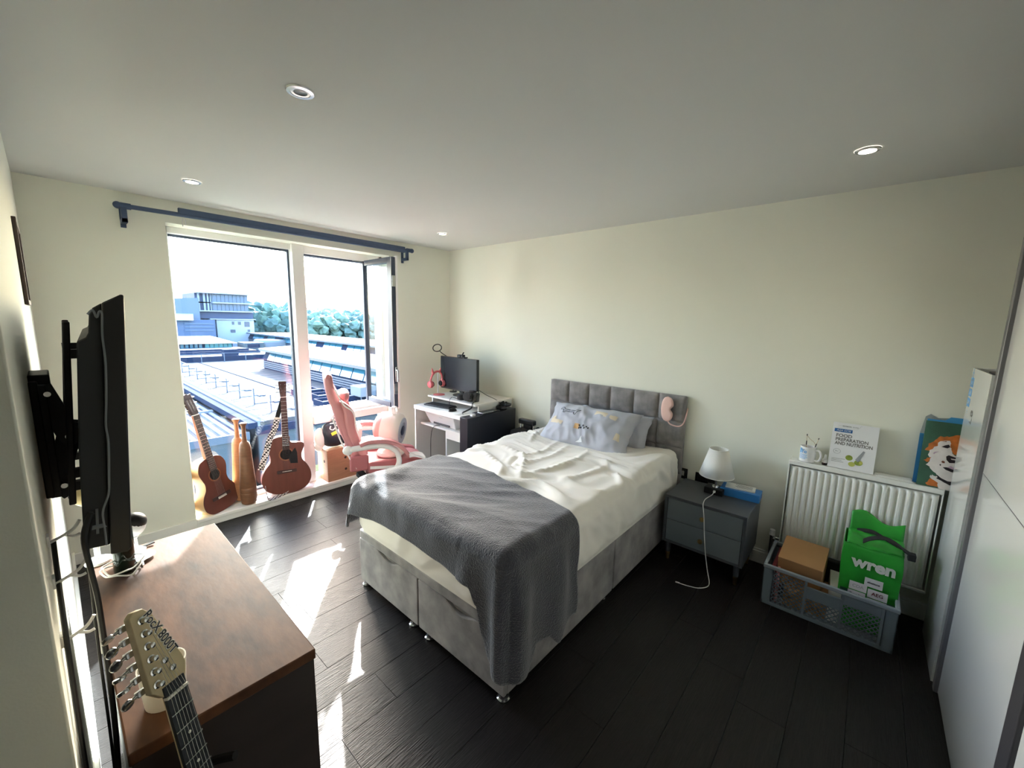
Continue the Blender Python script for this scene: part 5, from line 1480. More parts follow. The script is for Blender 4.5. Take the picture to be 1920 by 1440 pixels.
MB().tube(smooth_path([TVM @ Vector((-.004, h, q)) for h, q in ((.545, -.058), (.555, -.05), (.54, -.044), (.553, -.040), (.548, -.036), (.50, -.0365), (.44, -.033), (.36, -.034), (.30, -.036), (.26, -.033), (.18, -.034), (.14, -.036), (.10, -.046), (.06, -.044), (.02, -.042))]), .0022).build('taped_cable', m_grc, tv)
MB().add([TVM @ Vector((.011, h, q)) for h, q in ((.105, -.058), (.105, -.053), (.045, -.053), (.045, -.058))], [(0, 1, 2, 3)]).add([TVM @ Vector((.0105, h, q)) for h, q in ((.066, -.074), (.068, -.045), (.058, -.040), (.056, -.076))], [(0, 1, 2, 3)]).build('white_tape', m_grc, tv, solid=.0006)
# bracket
wbk = thing('television_bracket', 'black folding metal wall bracket behind the television', 'bracket', (XT, 1.72, 1.1))
MB().box((XT, 1.60, 1.115), (XT+.016, 1.80, 1.43)).box((XT, 1.63, 1.40), (XT+.038, 1.77, 1.445)).build('wall_plate', m_blackm, wbk, bevel=.003)
for y in (1.62, 1.66):
    MB().bar((XT+.016, y, 1.415), (.018, y, 1.25), .008, .045, (1, 0, 0)).build('arm', m_blackm, wbk, bevel=.002)
    MB().bar((XT+.02, y+.012, 1.135), (.020, y+.012, 1.31), .008, .045, (1, 0, 0)).build('arm', m_blackm, wbk, bevel=.002)
    MB().bar((XT+.02, y+.006, 1.145), (-.006, y+.006, 1.105), .008, .026, (1, 0, 0)).build('arm', m_blackm, wbk, bevel=.002)
MB().box((XT+.008, 1.61, 1.11), (XT+.03, 1.70, 1.42)).build('hinge_strut', m_blackm, wbk, bevel=.003)
for dz, x in ((1.395, XT+.03), (1.14, XT+.035), (1.105, -.004), (1.275, .008)):
    MB().cyl((x, 1.609, dz), (x, 1.617, dz), .007, n=10).build('bolt', m_chrome, wbk)
for y, o_ in ((1.58, 0), (1.92, .006)):
    MB().hexa([(-.010-o_*.3, y, 1.09), (.004-o_*.3, y, 1.09), (.004-o_*.3, y+.03, 1.09), (-.010-o_*.3, y+.03, 1.09), (.026+o_, y, 1.585), (.040+o_, y, 1.585), (.040+o_, y+.03, 1.585), (.026+o_, y+.03, 1.585)]).build('upright', m_blackm, wbk, bevel=.003)
    for z, xb in ((1.50, .0475), (1.175, .0235), (1.14, .021)):
        MB().box((.024 if z > 1.4 else -.004, y+.004, z-.012), (xb+.05*(y-1.58), y+.026, z+.012)).build('stud', m_blackm, wbk)
# cables hanging from the television
tc = thing('television_cable', 'black cables hanging from the television down behind the sideboard', 'cable', (0.0, 1.25, .4))
MB().tube(smooth_path([(.022, 1.262, 1.17), (.006, 1.25, 1.12), (.009, 1.25, 1.04), (.013, 1.25, .96), (.013, 1.25, .82), (.012, 1.25, .70), (.009, 1.25, .60), (.0, 1.24, .42), (-.01, 1.24, .2), (-.015, 1.25, .02)]), .0055).build('cable', m_black, tc)
MB().tube(smooth_path([(.026, 1.275, 1.16), (.010, 1.27, 1.09), (.006, 1.27, .98), (.003, 1.27, .84), (.001, 1.27, .62), (-.005, 1.28, .3), (-.01, 1.3, .02)]), .003).build('cable', m_black, tc)
MB().tube(smooth_path([(.006, 1.30, .96), (.012, 1.29, .93), (.006, 1.29, .88), (.008, 1.3, .80)]), .0022).build('cable', m_cable_w, tc)
# white cable clips on the wall
def clip(y, z, label):
    t = thing('cable_clip', label, 'cable clip', (XT, y, z), 0, 'white cable clips on the left wall')
    MB().box((XT, y-.012, z-.012), (XT+.004, y+.012, z+.012)).build('base', m_whitep, t)
    MB().tube(smooth_path([(XT+.003, y, z-.006), (XT+.022, y, z+.002), (XT+.040, y, z+.012), (XT+.052, y, z+.030)]), .0035, 6).tube(smooth_path([(XT+.026, y, z+.004), (XT+.04, y, z-.004), (XT+.05, y, z-.002)]), .003, 6).build('hook', m_whitep, t)
clip(1.30, 1.115, 'topmost white plastic cable clip on the left wall under the bracket')
clip(1.26, 1.035, 'middle white plastic cable clip on the left wall')
clip(1.20, .93, 'lowest white plastic cable clip on the left wall')
# black conduit running down the wall edge
MB().tube(smooth_path([(XT+.008, 1.33, 1.10), (XT+.008, 1.22, .98), (XT+.008, 1.16, .85), (XT+.008, 1.12, .7), (XT+.01, 1.10, .5), (XT+.01, 1.08, .02)]), .0045).build('wall_cable', m_black)
tag(bpy.data.objects['wall_cable'], 'black cable running down the left wall behind the sideboard', 'cable')
# things behind the sideboard
dj = thing('extension_lead', 'white extension lead with plugs on the floor behind the sideboard', 'extension lead', (-.01, 1.45, 0))
MB().box((-.035, 1.30, .001), (.012, 1.62, .035)).build('socket_strip', m_whitep, dj, bevel=.004)
for y in (1.36, 1.46):
    MB().box((-.03, y, .035), (.008, y+.045, .075)).build('plug', m_black, dj, bevel=.004)
# objects on top of the sideboard
sm = thing('tumbler', 'off-white plastic tumbler on the sideboard behind the headstock', 'cup', (.092, 1.10, QZ))
MB().lathe([(.030, 0), (.036, .003), (.043, .095), (.0405, .095), (.034, .008), (.003, .006)], 28, Matrix.Translation((.092, 1.10, QZ))).build('cup', M('off_white_plastic', (216, 210, 200), .35), sm)
dg_ = thing('green_bottle', 'dark green glass bottle standing under the television', 'bottle', (.092, 1.80, QZ))
MB().lathe([(.026, 0), (.029, .006), (.029, .15), (.024, .175), (.013, .20), (.013, .25), (.015, .255)], 24, Matrix.Translation((.092, 1.80, QZ))).build('glass', M('dark_green_glass', (20, 34, 28), .12), dg_)
ds = thing('saucer', 'white saucer beside the green bottle on the sideboard', 'saucer', (.128, 1.90, QZ))
MB().lathe([(.015, 0), (.022, .003), (.042, .010), (.041, .012), (.02, .006), (.002, .005)], 30, Matrix.Translation((.135, 1.855, QZ))).build('dish', mugm, ds)
wcb = thing('white_cable_coil', 'loose loops of white cable around the foot of the green bottle', 'cable', (.085, 1.78, QZ))
MB().tube(smooth_path([(.085+(.05+.008*math.sin(i*1.7))*math.cos(i*.55), 1.79+(.06+.01*math.cos(i*1.3))*math.sin(i*.55), QZ+.004+.0012*i+.004*(i % 3)) for i in range(26)], 3), .0026).build('cord', m_cable_w, wcb)
dcm = thing('dome_camera', 'white and black dome camera standing on the far end of sideboard', 'camera', (.135, 1.93, QZ))
MB().lathe([(.03, 0), (.032, .004), (.012, .012), (.010, .05), (.018, .06)], 24, Matrix.Translation((.128, 1.93, QZ))).build('stand', m_whitep, dcm)
MB().ball((.128, 1.93, QZ+.10), (.040, .040, .042), 24, 14).build('head', m_whitep, dcm)
MB().ball((.134, 1.93, QZ+.112), (.038, .0385, .034), 24, 14).build('dark_face', m_black, dcm)
MB().bar((.145, 1.94, QZ+.004), (.185, 1.945, QZ+.008), .012, .004).build('plug_lead', m_black, dcm)
cl = thing('globe_lamp', 'small cream globe lamp on the sideboard behind the television', 'lamp', (.035, 1.93, QZ))
MB().lathe([(.035, 0), (.035, .008), (.008, .014), (.007, .21)], 20, Matrix.Translation((.035, 1.935, QZ))).build('stand', m_whitep, cl)
MB().ball((.028, 1.935, QZ+.245), .034, 20, 12).build('globe', M('cream_globe', (240, 222, 170), .4), cl)

# ================================================================== ELECTRIC GUITAR in the foreground
a_ = Vector((-.0943, .30913, .94634)).normalized()
w_ = Vector((.835, .54217, -.09391)); w_ = (w_-a_*w_.dot(a_)).normalized(); n_ = w_.cross(a_)
EG = frame(Vector((.0984, .9720, .8569)), w_, a_, n_)
m_maple = M('pale_maple', (208, 190, 150), .35, var=(4, .05)); m_eb = M('dark_fingerboard', (40, 44, 52), .5); m_body = M('black_lacquer', (14, 15, 18), .15, coat=.5)
eg = thing('electric_guitar', 'electric guitar with maple headstock standing before the sideboard', 'guitar', tuple(EG @ Vector((0, -.95, 0))))
HS = [(-.021, .004), (-.036, .022), (-.040, .026), (-.040, .178), (-.030, .186), (-.014, .184), (.0, .165), (.018, .10), (.031, .058), (.034, .040), (.030, .026), (.021, .004)]
hd = MB().prism(HS, .015, EG @ Matrix.Translation((0, 0, -.018))).build('headstock', m_maple, eg, bevel=.0015)
MB().hexa([EG @ Vector(v) for v in ((-.021, -.55, -.024), (.021, -.55, -.024), (.014, .006, -.020), (-.014, .006, -.020), (-.028, -.55, -.006), (.028, -.55, -.006), (.0215, .006, -.006), (-.0215, .006, -.006))]).build('neck', m_maple, eg, bevel=.004)
fb = MB().hexa([EG @ Vector(v) for v in ((-.028, -.62, -.006), (.028, -.62, -.006), (.0215, -.003, -.006), (-.0215, -.003, -.006), (-.028, -.62, .002), (.028, -.62, .002), (.0215, -.003, .001), (-.0215, -.003, .001))]).build('fingerboard', m_eb, eg)
MB().box((-.0215, -.003, -.006), (.0215, .002, .004), EG).build('nut', m_bone, eg)
MB().box((-.0215, .002, -.008), (.0215, .022, .0005), EG).build('nut_lock', m_eb, eg, bevel=.001)
sc_ = .648
for k in range(1, 19):
    y = -sc_*(1-2**(-k/12)); w0 = .0215+(.0065)*(-y/.62)
    MB().box((-w0, y-.0012, .0015), (w0, y+.0012, .0032), EG).build('fret', m_fret, fb)
for k in (3, 5, 7, 9):
    y0_ = -sc_*(1-2**(-k/12)); y1_ = -sc_*(1-2**(-(k-1)/12))
    MB().lathe([(.003, 0), (.003, .0006)], 12, EG @ Matrix.Translation((0, (y0_+y1_)/2, .0018))).build('inlay_dot', m_bone, fb)
for k in range(6):
    y = .036+.0255*k; x = -.027+.001*k
    tp = MB().lathe([(.0075, 0), (.0075, .002), (.005, .003), (.005, .014), (.0035, .015)], 16, EG @ Matrix.Translation((x, y, -.003))).build('tuning_post', m_chrome, hd)
    MB().box((-.052, y-.006, -.026), (-.034, y+.006, -.016), EG).build('tuner_housing', m_chrome, tp, bevel=.002)
    ang = (.9, .5, .4, 1.45, 1.3, .6)[5-k]
    TM = EG @ Matrix.Translation((-.060, y-.004, -.021)) @ Matrix.Rotation(ang, 4, 'X')
    MB().cyl(EG @ Vector((-.05, y, -.021)), EG @ Vector((-.062, y-.002, -.021)), .003, n=8).lathe([(.004, -.0035), (.0095, -.003), (.0105, 0), (.0095, .003), (.004, .0035)], 18, TM @ Matrix.Translation((-.008, 0, 0))).build('tuner_button', m_chrome, tp)
st_ = MB()
for k in range(6):
    x0 = -.0165+.0066*k
    st_.tube([EG @ Vector((x0*1.25, -.60, .0075)), EG @ Vector((x0, 0, .005)), EG @ Vector((-.027+.001*k+.006, .036+.0255*k, .006))], .0005, 4)
st_.build('strings', m_fret, eg, smooth=0)
for (x, y) in ((-.004, .068), (.006, .046)):
    MB().lathe([(.006, 0), (.006, .004), (.003, .005)], 12, EG @ Matrix.Translation((x, y, -.003))).build('string_tree', m_chrome, hd)
TL = EG @ Matrix.Translation((.0045, .121, -.0026)) @ Matrix.Rotation(R(-74), 4, 'Z')
for s_, dx in (('RocX', -.031), ('8000T', .025)):
    MB().text(s_, .024, TL @ Matrix.Translation((dx, 0, 0)), ext=.0001, bold=.0016, sx=.85).build('lettering_outline', m_bone, hd)
    MB().text(s_, .024, TL @ Matrix.Translation((dx, 0, .0003)), ext=.0001, bold=.0002, sx=.85).build('lettering', m_pblk, hd)
BD = [(-.05, .0), (-.09, .05), (-.125, .06), (-.14, .02), (-.125, -.06), (-.12, -.12), (-.15, -.20), (-.165, -.28), (-.13, -.36), (-.04, -.40), (.05, -.40), (.13, -.36), (.16, -.27), (.14, -.19), (.11, -.12), (.115, -.05), (.115, -.0), (.09, .025), (.055, -.01), (.035, -.04), (-.035, -.04)]
MB().prism([(p.x, p.y) for p in smooth_path([(x, y, 0) for x, y in BD]+[(BD[0][0], BD[0][1], 0)], 4)[:-1]], .045, EG @ Matrix.Translation((0, -.52, -.05))).build('body', m_body, eg, bevel=.006)
MB().box((-.04, -.74, -.006), (.04, -.725, .002), EG).box((-.042, -.66, -.006), (.042, -.64, .0), EG).build('pickups', m_black, eg)
MB().box((-.042, -.80, -.006), (.042, -.77, .006), EG).build('bridge', m_chrome, eg)
# black stand with a padded yoke, and a headphone cable tip
gst = thing('guitar_stand', 'black folding guitar stand holding the electric guitar', 'stand', (.16, .72, 0))
lo_ = EG @ Vector((0, -.92, -.06))
MB().tube([EG @ Vector((0, -.20, -.045)), EG @ Vector((0, -.9, -.075)), (lo_.x, lo_.y+.1, .02)], .011, 8).build('post', m_blackm, gst)
MB().tube(smooth_path([EG @ Vector((-.055, -.2, .01)), EG @ Vector((-.045, -.2, -.04)), EG @ Vector((0, -.2, -.045)), EG @ Vector((.05, -.2, -.04)), EG @ Vector((.06, -.2, .015))]), .009, 8).build('yoke', m_rubber, gst)
for s_ in (-1, 1):
    MB().tube([EG @ Vector((0, -.80, -.075)), (lo_.x+s_*.13, lo_.y-.12, .012)], .009, 8).build('leg', m_blackm, gst)
    MB().tube(smooth_path([EG @ Vector((s_*.02, -.90, -.07)), EG @ Vector((s_*.08, -.93, -.06)), EG @ Vector((s_*.09, -.935, .0))]), .008, 8).build('cradle_arm', m_rubber, gst)

# ================================================================== OUTSIDE
ZR = -4.1
m_roof = M('pale_flat_roof', (78, 78, 79), .95, spec=.04, var=(.25, .08), stretch=(3, .4, 1), bump=(1.2, .2)); m_metal = M('white_metal_roof', (112, 116, 122), .9, spec=.05); m_dark = M('slate_blue_trim', (36, 44, 62), .9, spec=.03)
m_sky = M('skylight_glass', (44, 92, 110), .15, spec=.8); m_galv = M('galvanised_steel', (84, 92, 104), .5, metal=.4); m_facade = M('grey_facade', (70, 76, 80), .8, var=(1.2, .06))
m_roofw = M('white_roof_membrane', (160, 160, 160), .9, spec=.05)
struct('terrain', box((-60, 5, -13.2), (160, 330, -13)), M('ground_green_grey', (70, 78, 60), .9, var=(.12, .3)))
# flat roof building opposite
fr = thing('flat_roof_building', 'long building with a pale flat roof across from the window', 'building', (11, 43, -13))
MB().box((7.1, 24.6, -13), (23, 61, ZR)).build('roof', m_roof, fr)
MB().box((7.0, 24.4, -13), (23, 24.6, -4.5)).build('facade', m_facade, fr)
MB().box((6.55, 24.4, ZR-.3), (7.0, 61, ZR+.02)).build('gutter', m_dark, fr)
MB().box((7.0, 24.4, ZR-.3), (7.12, 61, ZR+.1)).build('parapet', m_metal, fr)
MB().box((7.12, 24.4, ZR), (7.45, 61, ZR+.02)).build('parapet_trim', m_dark, fr)
MB().box((6.9, 24.25, -4.75), (23, 24.42, -4.3)).build('eaves_trim', m_dark, fr)
MB().box((11.6, 24.6, ZR), (11.75, 61, ZR+.05)).build('roof_seam', m_dark, fr)
for i in range(20):
    y = 26.2+i*1.75
    MB().box((7.5, y, ZR), (11.6, y+.04, ZR+.014)).box((11.75, y, ZR), (15.2, y+.04, ZR+.014)).build('roof_sheet_joint', m_roof, fr)
# ribbed metal roof nearer
rr = thing('ribbed_roof_building', 'low building with a white ribbed metal roof below the window', 'building', (0, 40, -13))
MB().box((-14, 24.5, -13), (6.6, 61, -4.62)).build('walls', m_facade, rr)
MB().box((-14, 24.42, -4.95), (6.6, 24.56, -4.55)).build('gutter', m_galv, rr)
MB().box((-14, 24.5, -4.62), (6.55, 61, -4.60)).build('roof_deck', m_dark, rr)
for i in range(24):
    x = 6.35-.42*i
    for y0, y1 in ((24.5, 31.2), (31.5, 44), (44.3, 60.5)):
        if i > 12 and y0 > 40: continue
        vs = []; 
        for k in range(7):
            t = PI*k/6
            vs.append((x-.125*math.cos(t), .075*math.sin(t)))
        Mx = frame((0, y0, -4.60), (1, 0, 0), (0, 0, 1), (0, 1, 0))
        MB().prism(vs, y1-y0, Mx).build('roof_rib', m_metal, rr, smooth=50)
MB().box((-14, 31.2, -4.60), (6.5, 31.5, -4.44)).box((-14, 44, -4.60), (6.5, 44.3, -4.44)).build('cross_bar', m_metal, rr)
# roof railing
rl_ = thing('roof_railing', 'free-standing steel safety railing along the edge of the flat roof', 'railing', (8.35, 40, ZR))
py_ = [26.5+3.02*i for i in range(12)]
for y in py_:
    p_ = MB().cyl((8.38, y, ZR), (8.38, y, ZR+1.1), .035, n=8).build('post', m_galv, rl_)
    MB().cyl((8.38, y, ZR+.06), (9.7, y+.1, ZR+.06), .028, n=6).cyl((8.38, y, ZR+.06), (7.75, y-.55, ZR+.04), .028, n=6).box((9.55, y-.12, ZR), (9.95, y+.3, ZR+.10)).build('foot_bar', m_galv, p_)
MB().cyl((8.38, 25.5, ZR+1.08), (8.38, 60, ZR+1.08), .022, n=6).build('top_rail', m_galv, rl_)
MB().cyl((8.38, 25.5, ZR+.55), (8.38, 60, ZR+.55), .018, n=6).build('mid_rail', m_galv, rl_)
rl2 = thing('end_railing', 'second steel railing across the far end of the flat roof', 'railing', (12, 60, ZR))
for x in [9.5+2.3*i for i in range(5)]:
    MB().cyl((x, 59.8, ZR), (x, 59.8, ZR+1.1), .045, n=6).build('post', m_galv, rl2)
MB().cyl((8.4, 59.8, ZR+1.08), (19, 59.8, ZR+1.08), .03, n=6).build('top_rail', m_galv, rl2)
# skylit halls: a glazed slope under a white roof
def hall(name, label, x0, x1, y0, y1, zb, ze, zr, groups, pane_w, grp):
    h = thing(name, label, 'building', ((x0+x1)/2, (y0+y1)/2, zb), 0, grp)
    zg = ze-1.0*(ze-zb)*.50
    MB().box((x0+.5, y0, -13 if zb < -4 else zb), (x1, y1, zg)).build('walls', m_dark, h)
    for k in range(4):
        z = zb+.15+(zg-zb-.2)*k/4
        MB().box((x0+.40, y0, z), (x0+.5, y1, z+.13)).build('cladding_slat', m_galv, h)
    MB().hexa([(x0+.35, y0, zg), (x0+1.6, y0, zg), (x0+1.6, y1, zg), (x0+.35, y1, zg), (x0+.9, y0, ze), (x0+1.6, y0, ze), (x0+1.6, y1, ze), (x0+.9, y1, ze)]).build('slope', m_dark, h)
    for a, n in groups:
        for i in range(n):
            y = a+pane_w*i
            MB().hexa([(x0+.31, y+.08, zg+.06), (x0+.36, y+.08, zg+.06), (x0+.36, y+pane_w-.08, zg+.06), (x0+.31, y+pane_w-.08, zg+.06),
                       (x0+.82, y+.08+.35, ze-.10), (x0+.87, y+.08+.35, ze-.10), (x0+.87, y+pane_w-.08+.35, ze-.10), (x0+.82, y+pane_w-.08+.35, ze-.10)]).build('pane', m_sky, h)
    MB().hexa([(x0+.25, y0-.2, ze), (x1, y0-.2, ze), (x1, y1+.2, ze), (x0+.25, y1+.2, ze), (x0+.25, y0-.2, ze+.22), (x1, y0-.2, zr), (x1, y1+.2, zr), (x0+.25, y1+.2, ze+.22)]).build('roof', m_roofw, h)
    MB().box((x0+.15, y0-.2, ze-.05), (x0+.3, y1+.2, ze+.2)).build('roof_edge', m_galv, h)
    return h
hall('skylit_hall', 'white-roofed hall with a band of slanted blue skylights, nearer one', 14.9, 19.5, 20.5, 50, ZR, -2.1, -1.65, [(20.8, 12), (50.0-7.2, 3)], 1.85, 'halls with slanted skylights')
hall('skylit_hall', 'white-roofed hall with grouped slanted skylights, farther one', 27.5, 36, 45, 99, ZR, -2.1, -1.95, [(50, 3), (57.5, 3), (66, 2), (74, 3), (84, 2), (90, 3)], 2.0, 'halls with slanted skylights')
# far roofs behind the flat roof
br_ = thing('back_roof', 'low roof with dark upstand behind the far railing', 'building', (12, 70, -13))
MB().box((-10, 61.3, -13), (21, 80, ZR+.5)).build('roof', m_metal, br_)
MB().box((-10, 61.0, -13), (21, 61.3, ZR+.62)).build('upstand', m_dark, br_)
MB().box((-10, 66.0, ZR+.5), (20, 66.25, ZR+.85)).box((-10, 71, ZR+.5), (20, 71.3, ZR+.8)).build('roof_strip', m_dark, br_)
MB().box((14.6, 61.8, ZR+.5), (16.2, 63, ZR+1.35)).build('roof_box', m_dark, br_)
pv = thing('glass_pavilion', 'low pavilion with green glass and white roof on the far roofs', 'building', (14, 83, ZR))
MB().box((13.2, 80, -13), (20.2, 88, -2.9)).build('walls', m_dark, pv)
for i in range(6):
    MB().box((16.4+.62*i, 79.9, -4.0), (16.95+.62*i, 80.0, -2.95)).build('pane', M('green_glass', (60, 120, 126), .15) if i == 0 else bpy.data.materials['green_glass'], pv)
for i in range(5):
    MB().box((13.3+.58*i, 79.9, -3.9), (13.7+.58*i, 80.0, -3.0)).build('pane', m_sky, pv)
MB().hexa([(12.0, 78.8, -2.9), (20.6, 78.8, -2.9), (20.6, 89, -2.9), (12.0, 89, -2.9), (12.6, 79.2, -2.7), (20.0, 79.2, -2.7), (19.0, 88, -2.05), (13.4, 88, -2.05)]).build('roof', m_roofw, pv)
eq = thing('plant_unit', 'pale rooftop plant unit between pavilion and skylit halls', 'roof plant', (22, 82, ZR))
MB().box((21.4, 78, ZR), (24.3, 82, -2.9)).build('housing', m_facade, eq)
MB().box((24.3, 78.5, ZR), (28.2, 84, -2.55)).build('tank', m_metal, eq, bevel=.4)
MB().box((21.8, 77.95, -3.7), (23.6, 78, -3.1)).build('louvre', m_dark, eq)
# white block of flats
wx = lambda c: 19.7+(c/8+320-366)*.0913
wz_ = lambda c: 5.7-(c/8+530-555)*.112
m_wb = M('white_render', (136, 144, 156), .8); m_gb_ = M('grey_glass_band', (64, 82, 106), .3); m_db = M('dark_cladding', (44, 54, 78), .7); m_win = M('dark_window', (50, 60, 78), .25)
ap = thing('apartment_building', 'white block of flats with stepped glazed upper floors, far left', 'building', (25, 103, -13))
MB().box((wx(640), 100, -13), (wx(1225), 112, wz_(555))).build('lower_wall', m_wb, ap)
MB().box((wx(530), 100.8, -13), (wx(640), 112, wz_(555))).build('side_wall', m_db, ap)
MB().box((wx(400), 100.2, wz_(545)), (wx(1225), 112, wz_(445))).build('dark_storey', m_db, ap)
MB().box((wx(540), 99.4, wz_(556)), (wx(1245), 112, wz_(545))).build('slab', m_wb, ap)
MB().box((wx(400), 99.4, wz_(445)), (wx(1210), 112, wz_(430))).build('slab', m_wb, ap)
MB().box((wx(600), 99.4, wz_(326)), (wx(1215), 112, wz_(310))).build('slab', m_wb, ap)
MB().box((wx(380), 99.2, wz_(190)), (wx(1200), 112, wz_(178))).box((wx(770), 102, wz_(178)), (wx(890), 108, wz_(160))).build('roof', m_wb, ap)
for a, b in ((430, 326), (310, 190)):
    MB().box((wx(610), 100.6, wz_(a)), (wx(1165), 112, wz_(b))).build('glazed_storey', m_gb_, ap)
    for i in range(9):
        c = 625+60*i
        MB().box((wx(c), 100.5, wz_(a)+.05), (wx(c+50), 100.6, wz_(b)-.1)).build('pane', m_gb_, ap)
    MB().box((wx(375), 101, wz_(a)), (wx(610), 112, wz_(b))).build('stair_wall', m_db, ap)
    for c, d in ((410, 440), (490, 520), (545, 570), (590, 606)):
        MB().box((wx(c), 100.8, wz_(a)), (wx(d), 101, wz_(b))).build('white_panel', m_wb, ap)
for c, d, e, f in ((870, 585, 905, 630), (965, 585, 1010, 630), (1068, 585, 1150, 660), (840, 700, 915, 745), (1110, 700, 1150, 735)):
    MB().box((wx(c), 99.9, wz_(f)), (wx(e), 100, wz_(d))).build('window', m_win, ap)
gw = thing('grey_block', 'grey gabled wing left of the white block of flats', 'building', (18, 100, -13))
MB().hexa([(10, 99, -13), (wx(400), 99, -13), (wx(400), 112, -13), (10, 112, -13), (10, 99, wz_(310)), (wx(390), 99, wz_(262)), (wx(390), 112, wz_(262)), (10, 112, wz_(310))]).build('walls', m_gb_, gw)
MB().box((10, 96, -13), (wx(540), 99, wz_(560))).build('lower_block', M('blue_grey_wall', (66, 80, 104), .8), gw)
MB().hexa([(12, 95, wz_(570)), (wx(230), 95, wz_(570)), (wx(300), 99, wz_(488)), (12, 99, wz_(488)), (12, 95, wz_(565)), (wx(230), 95, wz_(565)), (wx(300), 99, wz_(482)), (12, 99, wz_(482))]).build('canopy_roof', m_roofw, gw)
for i in range(3):
    MB().box((wx(120), 95.9, wz_(620+45*i)), (wx(520), 96, wz_(605+45*i))).build('wall_band', m_gb_, gw)
# roof frames, vent, tank on the right of the flat roof
for i, (x, y) in enumerate(((11.9, 26.4), (12.6, 28.6), (12.3, 31.2), (13.7, 27.2), (14.0, 30.0))):
    t = thing('roof_light_kerb', 'open dark rectangular roof kerb on the flat roof', 'roof kerb', (x, y, ZR), 0, 'dark roof kerbs on the flat roof')
    mb = MB(); w2_, d2_, h2_ = .8, .75, .38
    mb.box((x-w2_, y-d2_, ZR), (x+w2_, y-d2_+.1, ZR+h2_)).box((x-w2_, y+d2_-.1, ZR), (x+w2_, y+d2_, ZR+h2_)).box((x-w2_, y-d2_+.1, ZR), (x-w2_+.1, y+d2_-.1, ZR+h2_)).box((x+w2_-.1, y-d2_+.1, ZR), (x+w2_, y+d2_-.1, ZR+h2_))
    mb.build('kerb', m_dark, t)
    MB().box((x-w2_-.03, y-d2_-.03, ZR+h2_), (x+w2_+.03, y-d2_+.1, ZR+h2_+.05)).build('capping', m_metal, t)
vp = thing('vent_pipe', 'thin white vent pipe standing on the flat roof', 'pipe', (13.9, 31.5, ZR))
MB().cyl((13.6, 30.3, ZR), (13.6, 30.3, ZR+1.0), .04, n=8).build('pipe', m_galv, vp)
MB().cyl((13.6, 30.3, ZR+.7), (13.6, 30.3, ZR+1.35), .12, n=10).build('cowl', m_metal, vp)
tk = thing('roof_unit', 'white square rooftop unit on legs by the skylit hall', 'roof plant', (16.0, 30, ZR))
MB().box((13.6, 25.6, ZR+.35), (14.8, 27.0, ZR+1.05)).build('housing', m_metal, tk, bevel=.05)
for x in (13.7, 14.7):
    for y in (25.7, 26.9):
        MB().cyl((x, y, ZR), (x, y, ZR+.35), .04, n=6).build('leg', m_galv, tk)
# brick house seen through the open sash
bh = thing('brick_house', 'brick house with a pale gable behind the open casement', 'house', (52, 62, -13))
m_br = M('red_brick', (112, 74, 66), .85, var=(1.5, .12))
MB().box((41, 52, -13), (62, 68, -.9)).build('walls', m_br, bh)
MB().hexa([(40.5, 51.5, -.9), (62.5, 51.5, -.9), (62.5, 68.5, -.9), (40.5, 68.5, -.9), (47, 59.9, 1.6), (62.5, 59.9, 1.6), (62.5, 60.1, 1.6), (47, 60.1, 1.6)]).build('roof', m_roofw, bh)
MB().box((40.4, 51.4, -1.3), (62, 51.5, -.9)).build('gutter', m_metal, bh)
# trees on the horizon
m_leaf = [M('tree_green_%d' % i, c, .8, var=(.9, .35), bump=(2.5, .8)) for i, c in enumerate(((74, 100, 94), (64, 90, 86), (82, 108, 96)))]
m_bark2 = M('tree_bark', (84, 74, 66), .9)
rt = random.Random(5)
def tree(x, y, h, w__, mi):
    t = thing('tree', 'leafy green tree in the dense row behind the halls', 'tree', (x, y, -13), 0, 'trees behind the halls')
    bm = bmesh.new()
    top = h+1.3
    for i in range(46):
        a = rt.uniform(0, 2*PI); q = rt.uniform(0, 1)**.6*.85
        c = Vector((x+math.cos(a)*q*w__*.62, y+math.sin(a)*q*w__*.5, top-w__*.16-rt.uniform(0, 1)*(w__*.95) - q*q*w__*.22))
        r = w__*rt.uniform(.11, .21)
        res = bmesh.ops.create_icosphere(bm, subdivisions=2, radius=r, matrix=Matrix.Translation(c))
        for v in res['verts']:
            d = (v.co-c).normalized()
            v.co += d*r*(.5*nz(*(v.co*1.3)) + .45*nz(*(v.co*3.7)))
    vs = [v.co-Vector((x, y, -13)) for v in bm.verts]
    me = bpy.data.meshes.new('crown'); bm.to_mesh(me); bm.free()
    me.transform(Matrix.Translation(Vector((-x, -y, 13)))); me.materials.append(m_leaf[mi])
    o = bpy.data.objects.new('crown', me); COL.objects.link(o); o.parent = t; MW[o] = MW[t]
    MB().cyl((x, y, -13), (x, y, top-w__), w__*.07, w__*.04, n=8).build('trunk', m_bark2, t)
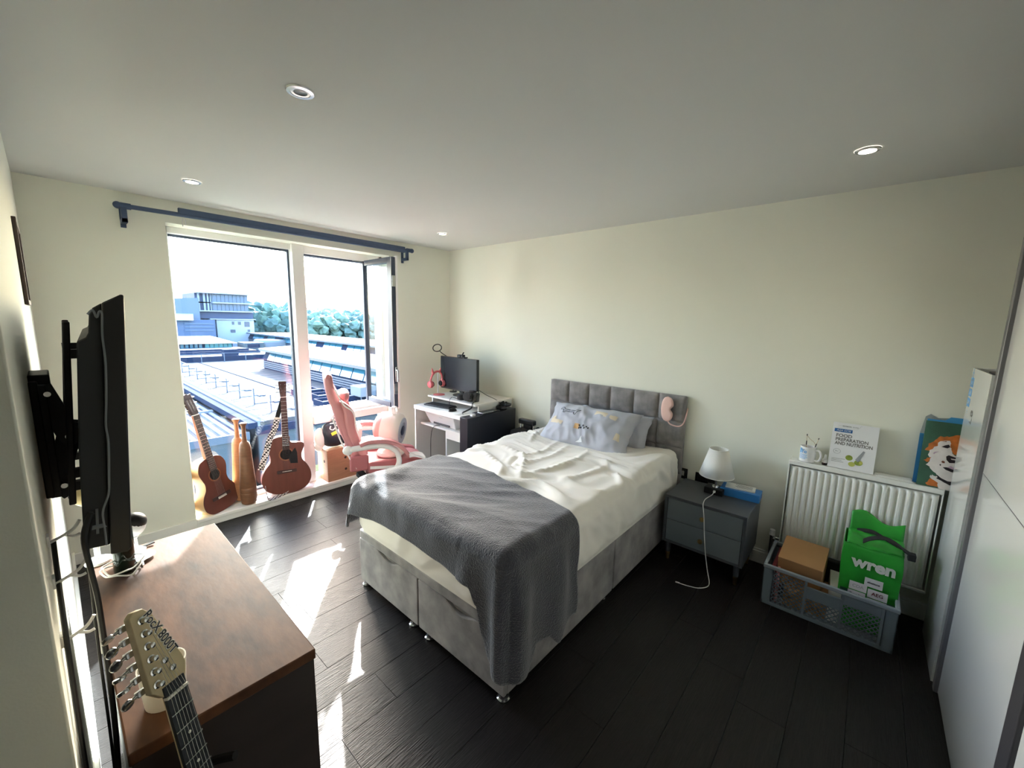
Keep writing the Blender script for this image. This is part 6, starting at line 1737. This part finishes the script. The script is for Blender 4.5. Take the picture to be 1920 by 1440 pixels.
spots = [(29, 112, 3.6, 9), (33, 116, 4.6, 10), (38, 114, 3.8, 9), (42, 122, 4.2, 11), (47, 112, 3.4, 10), (52, 118, 3.2, 11), (57, 110, 3.0, 10), (62, 116, 3.2, 11), (67, 108, 3.0, 10), (72, 112, 3.6, 11), (77, 104, 3.0, 10), (82, 108, 4.0, 11),
         (64, 90, 1.4, 9), (70, 92, 3.4, 9), (46, 104, 1.0, 8), (55, 103, .6, 8), (37, 106, .8, 8), (86, 98, 5.2, 10), (93, 100, 5.8, 11), (100, 92, 5.0, 12), (76, 80, 2.6, 9), (84, 76, 3.0, 9),
         (31, 108, 3.0, 8), (35, 110, 3.6, 9), (40, 108, 3.2, 9), (44.5, 116, 3.8, 9), (49.5, 109, 2.6, 9), (54.5, 113, 3.0, 10), (59.5, 107, 2.6, 9), (64.5, 110, 3.2, 10), (69.5, 103, 2.8, 9), (74.5, 106, 3.0, 9), (79, 98, 2.8, 9)]
for i, (x, y, h, w__) in enumerate(spots):
    tree(x, y, h, w__, i % 3)
# shrubs at the foot of the low building
for i, (x, y, z, r) in enumerate(((1.2, 20.5, -8.2, 2.0), (3.4, 21.6, -7.6, 1.9), (5.6, 20.8, -8.0, 1.8), (7.9, 21.8, -7.4, 1.7), (10.2, 21.2, -7.8, 1.9))):
    t = thing('shrub', 'tall yellowish shrub growing against the low building', 'shrub', (x, y, -13), 0, 'shrubs below the window')
    bm = bmesh.new()
    for k in range(7):
        c = Vector((x+rt.uniform(-.8, .8), y+rt.uniform(-.5, .5), z-rt.uniform(0, 3.6)))
        res = bmesh.ops.create_icosphere(bm, subdivisions=3, radius=r*rt.uniform(.4, .7), matrix=Matrix.Translation(c))
        for v in res['verts']:
            d = (v.co-c).normalized(); v.co += d*r*(.25*nz(*(v.co*1.4)) + .2*nz(*(v.co*4)))
    me = bpy.data.meshes.new('foliage'); bm.to_mesh(me); bm.free(); me.transform(Matrix.Translation(Vector((-x, -y, 13))))
    me.materials.append(M('shrub_green', (96, 104, 60), .8, var=(3, .4)) if i == 0 else bpy.data.materials['shrub_green'])
    o = bpy.data.objects.new('foliage', me); COL.objects.link(o); o.parent = t; MW[o] = MW[t]
    MB().cyl((x, y, -13), (x, y, z-1), .12, .06, n=8).build('stem', m_bark2, t)
